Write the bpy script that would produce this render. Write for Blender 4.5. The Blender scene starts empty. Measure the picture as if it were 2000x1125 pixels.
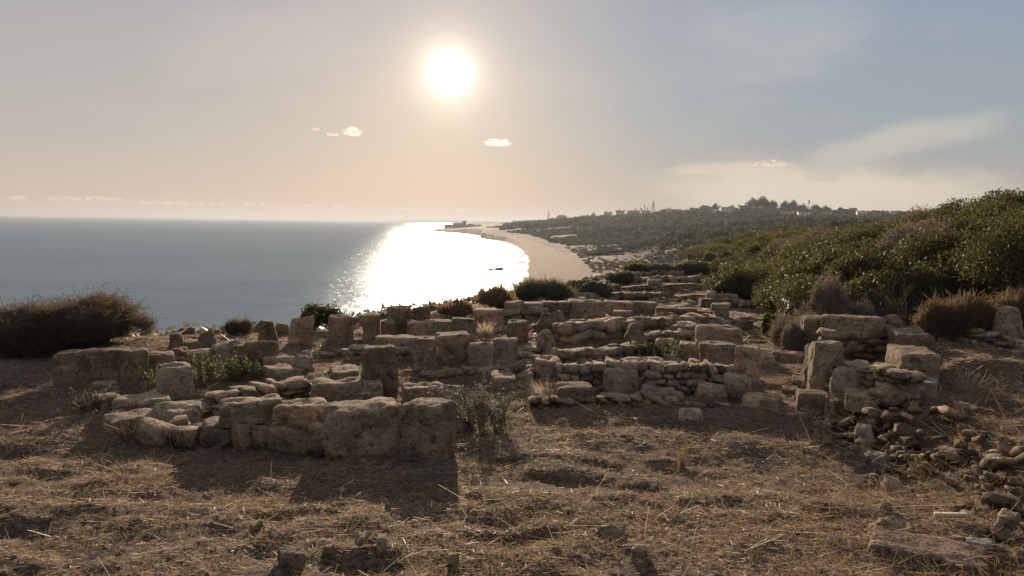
import bpy, math, random
import numpy as np
from mathutils import Vector, Matrix

C = bpy.context.scene.collection
scene = bpy.context.scene
R = math.radians
rnd = random.Random(7)
nr = np.random.RandomState(11)

# ------------------------------------------------------------------ camera
SEA = -18.0
CAMZ = 2.02
FPX = 1400.0
PITCH = math.atan(128.8 / FPX)
ROLL = 0.0145
Fv = Vector((0, math.cos(PITCH), -math.sin(PITCH)))
R0 = Vector((1, 0, 0))
U0 = Vector((0, math.sin(PITCH), math.cos(PITCH)))
Rv = R0 * math.cos(ROLL) + U0 * math.sin(ROLL)
Uv = U0 * math.cos(ROLL) - R0 * math.sin(ROLL)
cam_data = bpy.data.cameras.new("camera")
cam = bpy.data.objects.new("camera", cam_data)
C.objects.link(cam)
scene.camera = cam
m = Matrix((Rv, Uv, -Fv)).transposed().to_4x4()
m.translation = Vector((0, 0, CAMZ))
cam.matrix_world = m
cam_data.sensor_width = 36
cam_data.lens = 36 * FPX / 2000
cam_data.clip_start = 0.05
cam_data.clip_end = 90000


def ray(px, py):
    return (Fv + Rv * ((px - 1000) / FPX) + Uv * ((562.5 - py) / FPX)).normalized()


SUN = ray(878, 142)
SUN_EL = math.asin(SUN.z)
SUN_AZ = math.atan2(SUN.x, SUN.y)

# ------------------------------------------------------------------ world
world = bpy.data.worlds.new("World")
scene.world = world
world.use_nodes = True
wn = world.node_tree
wn.nodes.clear()


class NT:
    """small node helper"""
    def __init__(s, tree): s.t = tree

    def n(s, typ, **kw):
        o = s.t.nodes.new(typ)
        for k, v in kw.items():
            if isinstance(k, str) and k.startswith('i_'):
                o.inputs[k[2:].replace('_', ' ')].default_value = v
            else:
                setattr(o, k, v)
        return o

    def link(s, a, b): s.t.links.new(a, b)

    def val(s, x, sock):
        if isinstance(x, (int, float)): sock.default_value = x
        elif isinstance(x, (tuple, list)): sock.default_value = (tuple(x) + (1,))[:len(sock.default_value)]
        else: s.link(x, sock)

    def math(s, op, a, b=0.0, c=0.0, clamp=False):
        o = s.t.nodes.new('ShaderNodeMath'); o.operation = op; o.use_clamp = clamp
        s.val(a, o.inputs[0]); s.val(b, o.inputs[1]); s.val(c, o.inputs[2])
        return o.outputs[0]

    def vmath(s, op, a, b=(0, 0, 0)):
        o = s.t.nodes.new('ShaderNodeVectorMath'); o.operation = op
        s.val(a, o.inputs[0]); s.val(b, o.inputs[1])
        return o.outputs['Value'] if op in ('DOT_PRODUCT', 'LENGTH') else o.outputs[0]

    def mix(s, f, a, b, mode='MIX'):
        o = s.t.nodes.new('ShaderNodeMix'); o.data_type = 'RGBA'; o.blend_type = mode
        s.val(f, o.inputs[0]); s.val(a, o.inputs[6]); s.val(b, o.inputs[7])
        return o.outputs[2]

    def noise(s, vec, scale, detail=4, rough=0.55, dist=0.0):
        o = s.t.nodes.new('ShaderNodeTexNoise')
        if vec is not None: s.link(vec, o.inputs['Vector'])
        o.inputs['Scale'].default_value = scale; o.inputs['Detail'].default_value = detail
        o.inputs['Roughness'].default_value = rough; o.inputs['Distortion'].default_value = dist
        return o.outputs[0]

    def ramp(s, f, stops, interp='LINEAR'):
        o = s.t.nodes.new('ShaderNodeValToRGB'); s.link(f, o.inputs[0])
        cr = o.color_ramp; cr.interpolation = interp
        while len(cr.elements) < len(stops): cr.elements.new(0.5)
        for e, (p, c) in zip(cr.elements, stops):
            e.position = p
            e.color = (c, c, c, 1) if isinstance(c, (int, float)) else (*c, 1)
        return o.outputs[0]

    def sstep(s, x, a, b):
        o = s.t.nodes.new('ShaderNodeMapRange'); o.interpolation_type = 'SMOOTHSTEP'
        s.val(x, o.inputs[0]); o.inputs[1].default_value = a; o.inputs[2].default_value = b
        return o.outputs[0]

    def scalev(s, vec, sc):
        o = s.t.nodes.new('ShaderNodeMapping'); s.link(vec, o.inputs[0])
        o.inputs['Scale'].default_value = sc
        return o.outputs[0]


w = NT(wn)
tc = w.n('ShaderNodeTexCoord')
dirv = w.vmath('NORMALIZE', tc.outputs['Generated'])
sep = w.n('ShaderNodeSeparateXYZ'); w.link(dirv, sep.inputs[0])
sky = w.n('ShaderNodeTexSky', sky_type='NISHITA', sun_disc=False, sun_elevation=SUN_EL,
          sun_rotation=SUN_AZ, air_density=1.6, dust_density=2.5, ozone_density=1.0, altitude=20)
skyc = w.mix(1.0, sky.outputs[0], (0.075, 0.075, 0.075), 'MULTIPLY')
# hazy evening air: colour by height above the horizon, cooler away from the sun
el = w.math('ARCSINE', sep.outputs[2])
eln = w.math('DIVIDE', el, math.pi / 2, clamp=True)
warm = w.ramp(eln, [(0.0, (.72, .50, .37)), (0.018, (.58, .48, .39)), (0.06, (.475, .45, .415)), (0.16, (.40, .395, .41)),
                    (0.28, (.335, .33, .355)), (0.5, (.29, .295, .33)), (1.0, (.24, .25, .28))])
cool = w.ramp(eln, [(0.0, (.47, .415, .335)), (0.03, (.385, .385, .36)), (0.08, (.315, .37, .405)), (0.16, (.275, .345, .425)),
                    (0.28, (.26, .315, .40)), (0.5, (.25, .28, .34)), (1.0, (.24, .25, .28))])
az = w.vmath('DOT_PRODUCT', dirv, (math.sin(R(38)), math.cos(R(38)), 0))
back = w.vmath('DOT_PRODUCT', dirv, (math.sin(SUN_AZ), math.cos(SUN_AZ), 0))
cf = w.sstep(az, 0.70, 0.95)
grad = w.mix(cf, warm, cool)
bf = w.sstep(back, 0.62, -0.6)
grad = w.mix(bf, grad, w.mix(1.0, grad, (.84, .85, .90), 'MULTIPLY'))  # unseen sky overhead and behind raised to add fill in the shadows
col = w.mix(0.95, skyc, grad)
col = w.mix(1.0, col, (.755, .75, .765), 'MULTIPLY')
# thin cirrus veils
cn = w.noise(w.scalev(dirv, (2.2, 2.2, 9)), 1.0, 5, .6, .4)
col = w.mix(w.math('MULTIPLY', w.sstep(cn, .48, .75), .16), col, (.60, .50, .41))


def streak(px0, py0, px1, py1, width_px, soft, strength, colr, seed=0.0, npow=1.0):
    """a long soft cloud band in the sky between two directions"""
    global col
    a, b = ray(px0, py0), ray(px1, py1)
    mid = ((a + b) / 2).normalized(); t = (b - a).normalized(); nrm = mid.cross(t).normalized()
    half = (b - a).length / 2
    u = w.math('DIVIDE', w.vmath('DOT_PRODUCT', w.vmath('SUBTRACT', dirv, tuple(mid)), tuple(t)), half)
    n1 = w.noise(w.scalev(dirv, (9, 9, 22)), 1.0, 4, .55, .3)
    v = w.math('DIVIDE', w.vmath('DOT_PRODUCT', dirv, tuple(nrm)), width_px / FPX)
    v = w.math('ADD', v, w.math('MULTIPLY', w.math('SUBTRACT', n1, .5), 1.9))
    r2 = w.math('ADD', w.math('POWER', w.math('ABSOLUTE', u), 3.0), w.math('POWER', w.math('ABSOLUTE', v), 2.0))
    k = w.math('MULTIPLY', w.math('EXPONENT', w.math('MULTIPLY', w.math('MULTIPLY', r2, r2), -1.1)), strength)
    k = w.math('MULTIPLY', k, w.sstep(w.vmath('DOT_PRODUCT', dirv, tuple(mid)), .5, .8))
    col = w.mix(k, col, colr)


streak(1290, 362, 1970, 384, 46, .8, 1.0, (.53, .465, .37))
streak(1300, 332, 1560, 322, 11, .9, .5, (.60, .50, .385))
streak(1560, 315, 1960, 235, 26, .9, .6, (.46, .43, .37))
streak(1570, 345, 1640, 349, 7, 1.0, .5, (.38, .345, .31))
streak(1330, 80, 1700, 60, 60, 1.0, .20, (.48, .46, .43))
streak(300, 120, 700, 60, 60, 1.0, .15, (.55, .48, .43))


def puff(px, py, rx, ry, colr, k0=1.0):
    """small ragged cumulus in the sky"""
    global col
    d = ray(px, py); rt = Vector((d.y, -d.x, 0)).normalized(); up = rt.cross(d).normalized()
    n1 = w.noise(dirv, 150, 5, .6, .5)
    u = w.math('DIVIDE', w.vmath('DOT_PRODUCT', dirv, tuple(rt)), rx / FPX)
    v = w.math('DIVIDE', w.math('ADD', w.vmath('DOT_PRODUCT', dirv, tuple(up)), ry * .25 / FPX), ry / FPX)
    v2 = w.math('MULTIPLY', v, w.math('ADD', 1.25, w.math('MULTIPLY', w.sstep(v, 0.0, -.6), 1.4)))
    r2 = w.math('ADD', w.math('MULTIPLY', u, u), w.math('MULTIPLY', v2, v2))
    r2 = w.math('ADD', r2, w.math('MULTIPLY', w.math('SUBTRACT', n1, .5), 2.6))
    k = w.math('MULTIPLY', w.sstep(r2, 1.0, .6), k0)
    k = w.math('MULTIPLY', k, w.sstep(w.vmath('DOT_PRODUCT', dirv, tuple(d)), .9, .95))
    sh = w.mix(w.sstep(n1, .40, .60), tuple(c * 1.15 for c in colr), tuple(c * .78 for c in colr))
    col = w.mix(k, col, sh)


puff(690, 256, 21, 14, (.90, .72, .52))
puff(973, 277, 27, 12, (1.0, .86, .62))
puff(618, 252, 9, 6, (.78, .58, .42), .8)
puff(649, 262, 12, 5, (.76, .60, .45), .8)
puff(1500, 318, 36, 9, (.58, .47, .37), .8)
for cx, cy, rx in ((40, 386, 16), (125, 387, 34), (200, 388, 40), (330, 396, 60), (430, 397, 22), (520, 398, 45), (640, 402, 50), (770, 408, 50), (910, 410, 30)):
    puff(cx, cy, rx, 5.5, (.62, .47, .36), .55)
# sun: blown disc and aureole of the hazy air
sd = w.vmath('DOT_PRODUCT', dirv, tuple(SUN))
th = w.math('ARCCOSINE', w.math('MINIMUM', sd, 0.9999999))
thd = w.math('MULTIPLY', th, 180 / math.pi)
disc = w.math('MULTIPLY', w.sstep(thd, 1.95, .9), 2.2)
g1 = w.math('MULTIPLY', w.math('EXPONENT', w.math('MULTIPLY', thd, -1 / 1.15)), 1.6)
g2 = w.math('MULTIPLY', w.math('EXPONENT', w.math('MULTIPLY', thd, -1 / 4.5)), .13)
glow = w.mix(1.0, (1.0, .86, .64), w.math('ADD', disc, g1), 'MULTIPLY')
glow2 = w.mix(1.0, (1.0, .93, .85), g2, 'MULTIPLY')
col = w.mix(1.0, w.mix(1.0, col, glow, 'ADD'), glow2, 'ADD')
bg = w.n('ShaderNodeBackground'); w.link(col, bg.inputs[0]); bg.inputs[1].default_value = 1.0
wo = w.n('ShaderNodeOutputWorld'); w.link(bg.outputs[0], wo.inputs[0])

# ------------------------------------------------------------------ sun
sl = bpy.data.lights.new("sun", 'SUN')
sl.energy = 5.0; sl.angle = R(0.53); sl.color = (1.0, .78, .57)
so = bpy.data.objects.new("sun", sl); C.objects.link(so)
so.rotation_euler = SUN.to_track_quat('Z', 'Y').to_euler()
so.location = (0, 0, 60)

vs = scene.view_settings
vs.view_transform = 'Standard'; vs.look = 'None'; vs.gamma = 1; vs.use_curve_mapping = False
vs.exposure = 0.47
cy = scene.cycles
cy.max_bounces = 5; cy.diffuse_bounces = 3; cy.glossy_bounces = 2; cy.transmission_bounces = 3
cy.transparent_max_bounces = 6; cy.volume_bounces = 0
cy.sample_clamp_indirect = 4; cy.use_denoising = True
cy.caustics_reflective = False; cy.caustics_refractive = False


# ------------------------------------------------------------------ helpers
def tag(o, label=None, cat=None, group=None, kind=None):
    if label: o['label'] = label
    if cat: o['category'] = cat
    if group: o['group'] = group
    if kind: o['kind'] = kind
    return o


def empty(name, loc, rz=0.0):
    o = bpy.data.objects.new(name, None); C.objects.link(o)
    o.location = loc; o.rotation_euler = (0, 0, rz); o.empty_display_size = .2
    return o


def mesh(name, V, F, mat=None, smooth=False):
    """V (n,3), F (m,k) faces with k corners"""
    V = np.asarray(V, dtype=np.float32); F = np.asarray(F, dtype=np.int32)
    me = bpy.data.meshes.new(name)
    k = F.shape[1]
    me.vertices.add(len(V)); me.vertices.foreach_set('co', V.ravel())
    me.loops.add(F.size); me.loops.foreach_set('vertex_index', F.ravel())
    me.polygons.add(len(F)); me.polygons.foreach_set('loop_start', np.arange(len(F), dtype=np.int32) * k)
    if smooth: me.polygons.foreach_set('use_smooth', np.ones(len(F), dtype=bool))
    me.update(calc_edges=True); me.validate()
    if mat: me.materials.append(mat)
    return me


def link(name, me, parent=None, loc=(0, 0, 0), rot=(0, 0, 0), scale=(1, 1, 1)):
    o = bpy.data.objects.new(name, me); C.objects.link(o)
    o.location = loc; o.rotation_euler = rot; o.scale = scale
    if parent: o.parent = parent
    return o


def vnoise(P, seed=0):
    P = np.asarray(P, dtype=np.float64)
    i = np.floor(P).astype(np.int64); f = P - i; f = f * f * (3 - 2 * f)
    out = 0
    for dx in (0, 1):
        wx = f[..., 0] if dx else 1 - f[..., 0]
        for dy in (0, 1):
            wy = f[..., 1] if dy else 1 - f[..., 1]
            for dz in (0, 1):
                wz = f[..., 2] if dz else 1 - f[..., 2]
                h = ((i[..., 0] + dx) * 374761393 + (i[..., 1] + dy) * 668265263 + (i[..., 2] + dz) * 2147483647 + seed * 974711) & 0xffffffff
                h = ((h ^ (h >> 13)) * 1274126177) & 0xffffffff
                h = ((h ^ (h >> 16)) * 2246822519) & 0xffffffff
                h = (h ^ (h >> 15)) & 0xffff
                out = out + wx * wy * wz * (h / 65535.0)
    return out * 2 - 1


def fbm(P, oct=3, seed=0, gain=.5):
    a = 1.0; s = 0; P = np.asarray(P, dtype=np.float64)
    for k in range(oct):
        s = s + a * vnoise(P, seed + k * 13); P = P * 2.03 + 5.1; a *= gain
    return s


def n2(x, y, scale, oct=2, seed=0, gain=.5):
    return fbm(np.stack([x * scale, y * scale, np.zeros_like(x) + seed * .37], -1), oct, seed, gain)


def ss(x, a, b):
    t = np.clip((x - a) / (b - a), 0, 1)
    return t * t * (3 - 2 * t)


def flat_at(px, py, z):
    d = ray(px, py); t = (z - CAMZ) / d.z
    return (d.x * t, d.y * t)


def sdist(x, y, poly):
    """signed distance to closed polygon, positive inside"""
    d = np.full(x.shape, 1e18); inside = np.zeros(x.shape, bool)
    n = len(poly)
    for i in range(n):
        ax, ay = poly[i]; bx, by = poly[(i + 1) % n]
        ex, ey = bx - ax, by - ay
        t = np.clip(((x - ax) * ex + (y - ay) * ey) / (ex * ex + ey * ey + 1e-9), 0, 1)
        d = np.minimum(d, (x - ax - t * ex) ** 2 + (y - ay - t * ey) ** 2)
        c = ((ay > y) != (by > y))
        with np.errstate(divide='ignore', invalid='ignore'):
            xi = (bx - ax) * (y - ay) / (by - ay + 1e-12) + ax
        inside ^= c & (x < xi)
    return np.where(inside, np.sqrt(d), -np.sqrt(d))


# ------------------------------------------------------------------ terrain
shore = [(-4000, 40), (-600, 48), (-150, 50), (-60, 54), (-22, 66), (-6, 95)]
shore += [flat_at(*p, SEA) for p in ((1006, 585), (1017, 560), (1025, 540), (1034, 518), (1038, 504), (1033, 491), (1018, 480),
                                     (992, 472.5), (965, 469), (940, 465.5), (946, 461.5), (915, 457), (880, 454.5), (846, 452.5), (858, 449), (885, 445.5), (912, 444.0))]
shore += [flat_at(*p, SEA) for p in ((925, 441.5), (918, 438.4), (880, 436.8), (820, 435.2), (770, 433.8))] + [(-1500, 9500), (-900, 16000), (30000, 30000), (40000, 0), (30000, -20000), (-8000, -20000)]
plat = [flat_at(*p, 0) for p in ((0, 655), (290, 652), (450, 647), (600, 638), (700, 628), (830, 610), (950, 588), (1060, 570),
                                 (1180, 546), (1300, 519), (1390, 505))]
plat = [(-400, -400), (-300, -20), (-60, 10)] + plat + [(40, 95), (120, 190), (400, 230), (600, -400)]


def ridge(pts):
    """(px, py, distance) of the ground crest -> world points"""
    out = []
    for px, py, D in pts:
        d = ray(px, py); t = D / math.hypot(d.x, d.y)
        out.append((d.x * t, d.y * t, CAMZ + d.z * t))
    return out


RIDGES = [  # crest, half width
    (ridge([(960, 437, 2600), (1030, 438, 2100), (1090, 437, 1600), (1150, 434, 1350), (1200, 428, 1150), (1280, 423, 1000), (1360, 421, 950),
            (1440, 415, 900), (1520, 415, 850), (1620, 420, 850), (1720, 423, 850), (1850, 424, 800), (2050, 424, 800), (2500, 440, 700)]), 210),
    (ridge([(1190, 452, 640), (1260, 447, 620), (1330, 446, 600), (1420, 440, 560), (1560, 434, 520), (1750, 434, 480), (2100, 440, 420)]), 42),
    (ridge([(1280, 473, 400), (1330, 463, 390), (1400, 460, 370), (1500, 452, 340), (1620, 446, 320), (1900, 446, 300)]), 24),
    (ridge([(1330, 484, 300), (1400, 480, 290), (1480, 474, 280), (1600, 470, 270)]), 14),
    (ridge([(700, 431.6, 9000), (760, 431.2, 8200), (860, 431.6, 7000), (960, 434, 6000), (1100, 437, 5000), (1500, 436, 4000)]), 420),
    (ridge([(868, 444.5, 1480), (890, 444.5, 1480), (930, 445, 1500), (1000, 447, 1550)]), 42),
]


def H(x, y):
    x = np.asarray(x, float); y = np.asarray(y, float)
    r = np.hypot(x, y)
    z = np.full(x.shape, SEA - 4.0)
    far = r > 9
    ds = np.full(x.shape, 50.0)
    if far.any():
        X, Y = x[far], y[far]
        d = sdist(X, Y, shore)
        rr = r[far]
        b = SEA + np.where(d < 0, np.maximum(d * .08, -4), 0)
        b = b + 2.4 * ss(d, 0, 26) * (1 - .75 * ss(rr, 700, 1200)) + 1.6 * ss(d, 26, 70) + np.clip(d - 70, 0, 800) * .008
        b = b + ss(d, 20, 60) * .55 * n2(X, Y, .05, 3, 3)
        zz = b
        dr = np.hypot(X, Y)
        for crest, wd in RIDGES:
            best = np.full(X.shape, -1e9)
            for (ax, ay, az_), (bx, by, bz) in zip(crest[:-1], crest[1:]):
                ex, ey = bx - ax, by - ay
                t = np.clip(((X - ax) * ex + (Y - ay) * ey) / (ex * ex + ey * ey), 0, 1)
                q = (X - ax - t * ex) ** 2 + (Y - ay - t * ey) ** 2
                f = np.exp(-q / wd ** 2)
                best = np.maximum(best, b + (az_ + (bz - az_) * t - b) * f)
            zz = np.maximum(zz, np.where(d > -2, best, -1e9))
        z[far] = zz
        ds[far] = d
    # plateau with the ruins
    dp = np.full(x.shape, 50.0)
    mid = (r < 900) & far
    dp[r >= 900] = -500
    if mid.any(): dp[mid] = sdist(x[mid], y[mid], plat)
    k = ss(dp, -27, 1.2)
    nearm = r < 120
    pz = np.zeros(x.shape)
    if nearm.any():
        X, Y = x[nearm], y[nearm]
        q = .05 * n2(X, Y, .55, 2, 21) + .028 * n2(X, Y, 2.3, 2, 5) * (Y > -50)
        q = q + .112 * np.clip(5.9 - Y, 0, 6.5)
        q = q + .34 * ss(X - .06 * (Y - 4), 3.05, 3.9) * ss(Y, -2, 1) * (1 - ss(Y, 7.8, 8.6))      # terrace behind the rubble wall
        q = q + .30 * ss(X - .55 * (Y - 8.2), 4.6, 5.2) * ss(Y, 7.6, 8.2) * (1 - ss(Y, 12, 13))
        x0 = 5.7 + .2 * (Y - 15)
        q = q + np.clip((.26 - .10 * ss(Y, 22, 32)) * (X - x0), 0, 1.75 - .95 * ss(Y, 23, 34)) * ss(Y, 13.0, 16.5)
        pz[nearm] = q
    pz[~nearm] = .8
    return z * (1 - k) + pz * k


def Hn(x, y):
    """ground with its small clods"""
    x = np.asarray(x, float); y = np.asarray(y, float)
    z = H(x, y)
    r = np.hypot(x, y)
    nm = r < 40
    X, Y = x[nm], y[nm]
    c = .020 * n2(X, Y, 4.5, 2, 8) + .009 * n2(X * .8, Y * 1.3, 19, 2, 9)
    hol = np.clip(n2(X * .7, Y * 1.2, 1.9, 2, 33) - .3, 0, 1) * .14
    z[nm] += (c - hol) * (1 - ss(r[nm], 18, 40))
    return z


def h1(x, y): return float(H(np.array([x]), np.array([y]))[0])


TS = np.geomspace(2.0, 9000, 900)


def G(px, py):
    """point where the line of sight meets the ground"""
    d = ray(px, py)
    X, Y, Z = d.x * TS, d.y * TS, CAMZ + d.z * TS
    g = Z - H(X, Y)
    i = np.argmax(g < 0)
    if i == 0: i = len(TS) - 1
    t = TS[i - 1] + (TS[i] - TS[i - 1]) * g[i - 1] / (g[i - 1] - g[i] + 1e-12)
    x, y = d.x * t, d.y * t
    return Vector((x, y, h1(x, y)))


def at(px, D):
    """ground point in the direction of px at distance D"""
    d = ray(px, 440); t = D / math.hypot(d.x, d.y)
    return Vector((d.x * t, d.y * t, h1(d.x * t, d.y * t)))


def ppm(P):
    """metres per photo pixel at P"""
    return max(.01, (Vector(P) - Vector((0, 0, CAMZ))).dot(Fv)) / FPX


# ------------------------------------------------------------------ materials
def mat(name, f):
    mt = bpy.data.materials.new(name); mt.use_nodes = True
    mt.node_tree.nodes.clear()
    nt = NT(mt.node_tree)
    out = nt.n('ShaderNodeOutputMaterial')
    f(nt, out)
    return mt


def bsdf(nt, out, colr, rough=.9, bump=None, bstr=.5, bdist=.02, spec=.2, trans=None):
    b = nt.n('ShaderNodeBsdfPrincipled')
    nt.val(colr, b.inputs['Base Color']); nt.val(rough, b.inputs['Roughness'])
    b.inputs['Specular IOR Level'].default_value = spec
    if bump is not None:
        bp = nt.n('ShaderNodeBump'); bp.inputs['Strength'].default_value = bstr; bp.inputs['Distance'].default_value = bdist
        nt.link(bump, bp.inputs['Height']); nt.link(bp.outputs[0], b.inputs['Normal'])
    sh = b.outputs[0]
    if trans is not None:
        t = nt.n('ShaderNodeBsdfTranslucent'); nt.val(trans, t.inputs[0])
        ms = nt.n('ShaderNodeMixShader'); ms.inputs[0].default_value = .45
        nt.link(sh, ms.inputs[1]); nt.link(t.outputs[0], ms.inputs[2]); sh = ms.outputs[0]
    nt.link(sh, out.inputs[0])
    return b


def stone_mat(name, base, dark, light, sc=1.0):
    def f(nt, out):
        t = nt.n('ShaderNodeTexCoord'); g = nt.n('ShaderNodeNewGeometry')
        oi = nt.n('ShaderNodeObjectInfo')
        off = nt.vmath('MULTIPLY', oi.outputs['Location'], (3.1, 3.1, 3.1))
        p = g.outputs['Position']
        a = nt.noise(p, 3.2 * sc, 5, .65, .3); b = nt.noise(p, 14 * sc, 5, .7); c = nt.noise(p, 60 * sc, 3, .7)
        d = nt.noise(nt.scalev(p, (1.5, 1.5, 9)), 2.2 * sc, 4, .6, .5)
        col = nt.mix(nt.sstep(a, .35, .66), dark, base)
        col = nt.mix(nt.math('MULTIPLY', nt.sstep(b, .50, .68), .65), col, light)
        col = nt.mix(nt.math('MULTIPLY', nt.sstep(nt.noise(p, 9 * sc, 6, .8), .53, .60), .75), col, tuple(x * .42 for x in dark))
        col = nt.mix(1.0, col, nt.ramp(oi.outputs['Random'], [(0, (.66, .66, .67)), (.35, (.95, .90, .84)), (.65, (1.0, 1.0, .96)), (1, (1.28, 1.18, 1.05))]), 'MULTIPLY')
        h = nt.math('ADD', nt.math('ADD', nt.math('MULTIPLY', b, .8), nt.math('MULTIPLY', c, .35)), nt.math('MULTIPLY', d, .9))
        v = nt.n('ShaderNodeTexVoronoi'); nt.link(p, v.inputs['Vector']); v.inputs['Scale'].default_value = 26 * sc
        h = nt.math('ADD', h, nt.math('MULTIPLY', nt.sstep(v.outputs[0], .38, .08), -.6))
        bsdf(nt, out, col, .93, h, .95, .028)
    return mat(name, f)


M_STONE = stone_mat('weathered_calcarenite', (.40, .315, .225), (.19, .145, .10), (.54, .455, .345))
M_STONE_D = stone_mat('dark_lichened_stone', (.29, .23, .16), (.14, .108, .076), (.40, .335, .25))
M_STONE_P = stone_mat('pale_limestone', (.41, .345, .26), (.24, .19, .135), (.54, .48, .38))
M_STONE_G = stone_mat('grey_blue_limestone', (.31, .29, .27), (.19, .175, .155), (.42, .40, .37))
M_EARTH = mat('earth_fill', lambda nt, out: bsdf(nt, out, nt.mix(nt.noise(nt.n('ShaderNodeNewGeometry').outputs['Position'], 12, 4), (.08, .055, .038), (.17, .12, .085)), 1.0,
                                                 nt.noise(nt.n('ShaderNodeNewGeometry').outputs['Position'], 30, 4), 1, .03))


def ground_f(nt, out):
    g = nt.n('ShaderNodeNewGeometry'); p = g.outputs['Position']
    at1 = nt.n('ShaderNodeAttribute', attribute_name='shore_d').outputs['Fac']
    at2 = nt.n('ShaderNodeAttribute', attribute_name='plateau_d').outputs['Fac']
    # dry soil with chopped straw
    a = nt.noise(p, .9, 5, .6, .4); b = nt.noise(nt.scalev(p, (1, 1.6, 1)), 16, 5, .75, .6); c = nt.noise(p, 70, 3, .7)
    soil = nt.mix(nt.sstep(a, .35, .65), (.21, .165, .122), (.33, .258, .19))
    soil = nt.mix(nt.sstep(b, .42, .62), tuple(x * .55 for x in (.17, .115, .08)), soil)
    soil = nt.mix(nt.math('MULTIPLY', nt.sstep(c, .54, .66), .7), soil, (.52, .40, .28))
    # sand
    sn = nt.noise(nt.scalev(p, (1, 1, 1)), .06, 6, .65, .6); s2 = nt.noise(p, .35, 5, .7)
    sand = nt.mix(nt.sstep(s2, .35, .65), (.20, .158, .12), (.26, .205, .157))
    wet = nt.sstep(nt.math('ADD', at1, nt.math('MULTIPLY', nt.math('SUBTRACT', sn, .5), 4)), 7.0, 3.5)
    sand = nt.mix(nt.math('MULTIPLY', wet, .45), sand, (.25, .18, .125))
    weed = nt.math('MULTIPLY', nt.sstep(nt.noise(nt.scalev(p, (.30, .035, 1)), 1.0, 5, .75, 1.4), .50, .60), nt.math('MULTIPLY', nt.sstep(at1, 5, 9), nt.sstep(at1, 24, 13)))
    sand = nt.mix(nt.math('MULTIPLY', weed, .8), sand, (.14, .10, .075))
    # scrubby plain
    scrub = nt.mix(nt.sstep(nt.noise(p, .12, 5, .7, .5), .42, .6), (.15, .115, .08), (.085, .08, .05))
    openm = nt.sstep(nt.noise(nt.scalev(p, (1, .55, 1)), .05, 5, .65, .6), .53, .60)
    scrub = nt.mix(nt.math('MULTIPLY', openm, .85), scrub, (.38, .29, .21))
    fs = nt.math('ADD', at1, nt.math('MULTIPLY', nt.math('SUBTRACT', sn, .5), 28))
    col = nt.mix(nt.sstep(fs, 23, 31), sand, scrub)
    green = nt.mix(nt.noise(p, .03, 5, .7), (.045, .055, .025), (.09, .09, .045))
    col = nt.mix(nt.sstep(at1, 110, 190), col, green)
    # steep slope under the plateau is scrub
    col = nt.mix(nt.sstep(at2, -36, -25), col, (.10, .085, .055))
    col = nt.mix(nt.sstep(at2, -3, -.5), col, soil)
    bh = nt.math('ADD', nt.math('ADD', b, nt.math('MULTIPLY', c, .6)), nt.math('MULTIPLY', nt.noise(nt.scalev(p, (1, 2, 1)), 38, 4, .75, 1.0), .8))
    bsdf(nt, out, col, .95, bh, 1.0, .035, spec=.15)


M_GROUND = mat('soil_sand_and_scrub', ground_f)


def sea_f(nt, out):
    p = nt.n('ShaderNodeNewGeometry').outputs['Position']
    deep = nt.mix(nt.sstep(nt.noise(nt.scalev(p, (.004, .02, 1)), 1.0, 4, .6, .8), .35, .7), (.11, .165, .21), (.15, .21, .255))
    b = nt.n('ShaderNodeBsdfDiffuse'); nt.val(deep, b.inputs['Color'])
    gl = nt.n('ShaderNodeBsdfGlossy'); gl.inputs['Color'].default_value = (.80, .92, 1, 1); gl.distribution = 'BECKMANN'; gl.inputs['Roughness'].default_value = .285
    n1 = nt.noise(nt.scalev(p, (.22, .5, 1)), 1.0, 3, .55, .2)
    n2_ = nt.noise(nt.scalev(p, (.9, 1.7, 1)), 1.0, 4, .65, .3)
    n3 = nt.noise(nt.scalev(p, (.02, .07, 1)), 1.0, 3, .5, .3)
    h = nt.math('ADD', nt.math('ADD', nt.math('MULTIPLY', n1, 1.0), nt.math('MULTIPLY', n2_, .45)), nt.math('MULTIPLY', n3, 2.0))
    bp = nt.n('ShaderNodeBump'); bp.inputs['Strength'].default_value = 1.0; bp.inputs['Distance'].default_value = .5
    nt.link(h, bp.inputs['Height']); nt.link(bp.outputs[0], gl.inputs['Normal'])
    fr = nt.n('ShaderNodeFresnel'); fr.inputs[0].default_value = 1.33; nt.link(bp.outputs[0], fr.inputs['Normal'])
    ms = nt.n('ShaderNodeMixShader'); nt.link(nt.math('ADD', .05, nt.math('MULTIPLY', fr.outputs[0], .50)), ms.inputs[0])
    nt.link(b.outputs[0], ms.inputs[1]); nt.link(gl.outputs[0], ms.inputs[2]); nt.link(ms.outputs[0], out.inputs[0])


M_SEA = mat('sea_water', sea_f)


def leaf_mat(name, c1, c2, tr, rough=.55):
    def f(nt, out):
        p = nt.n('ShaderNodeNewGeometry')
        a = nt.noise(p.outputs['Position'], 1.3, 3, .6)
        rp = p.outputs['Random Per Island']
        col = nt.mix(rp, c1, c2)
        col = nt.mix(nt.math('MULTIPLY', nt.sstep(a, .4, .62), .5), col, tuple(x * .6 for x in c1))
        bsdf(nt, out, col, rough, spec=.12, trans=tr)
    return mat(name, f)


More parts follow.
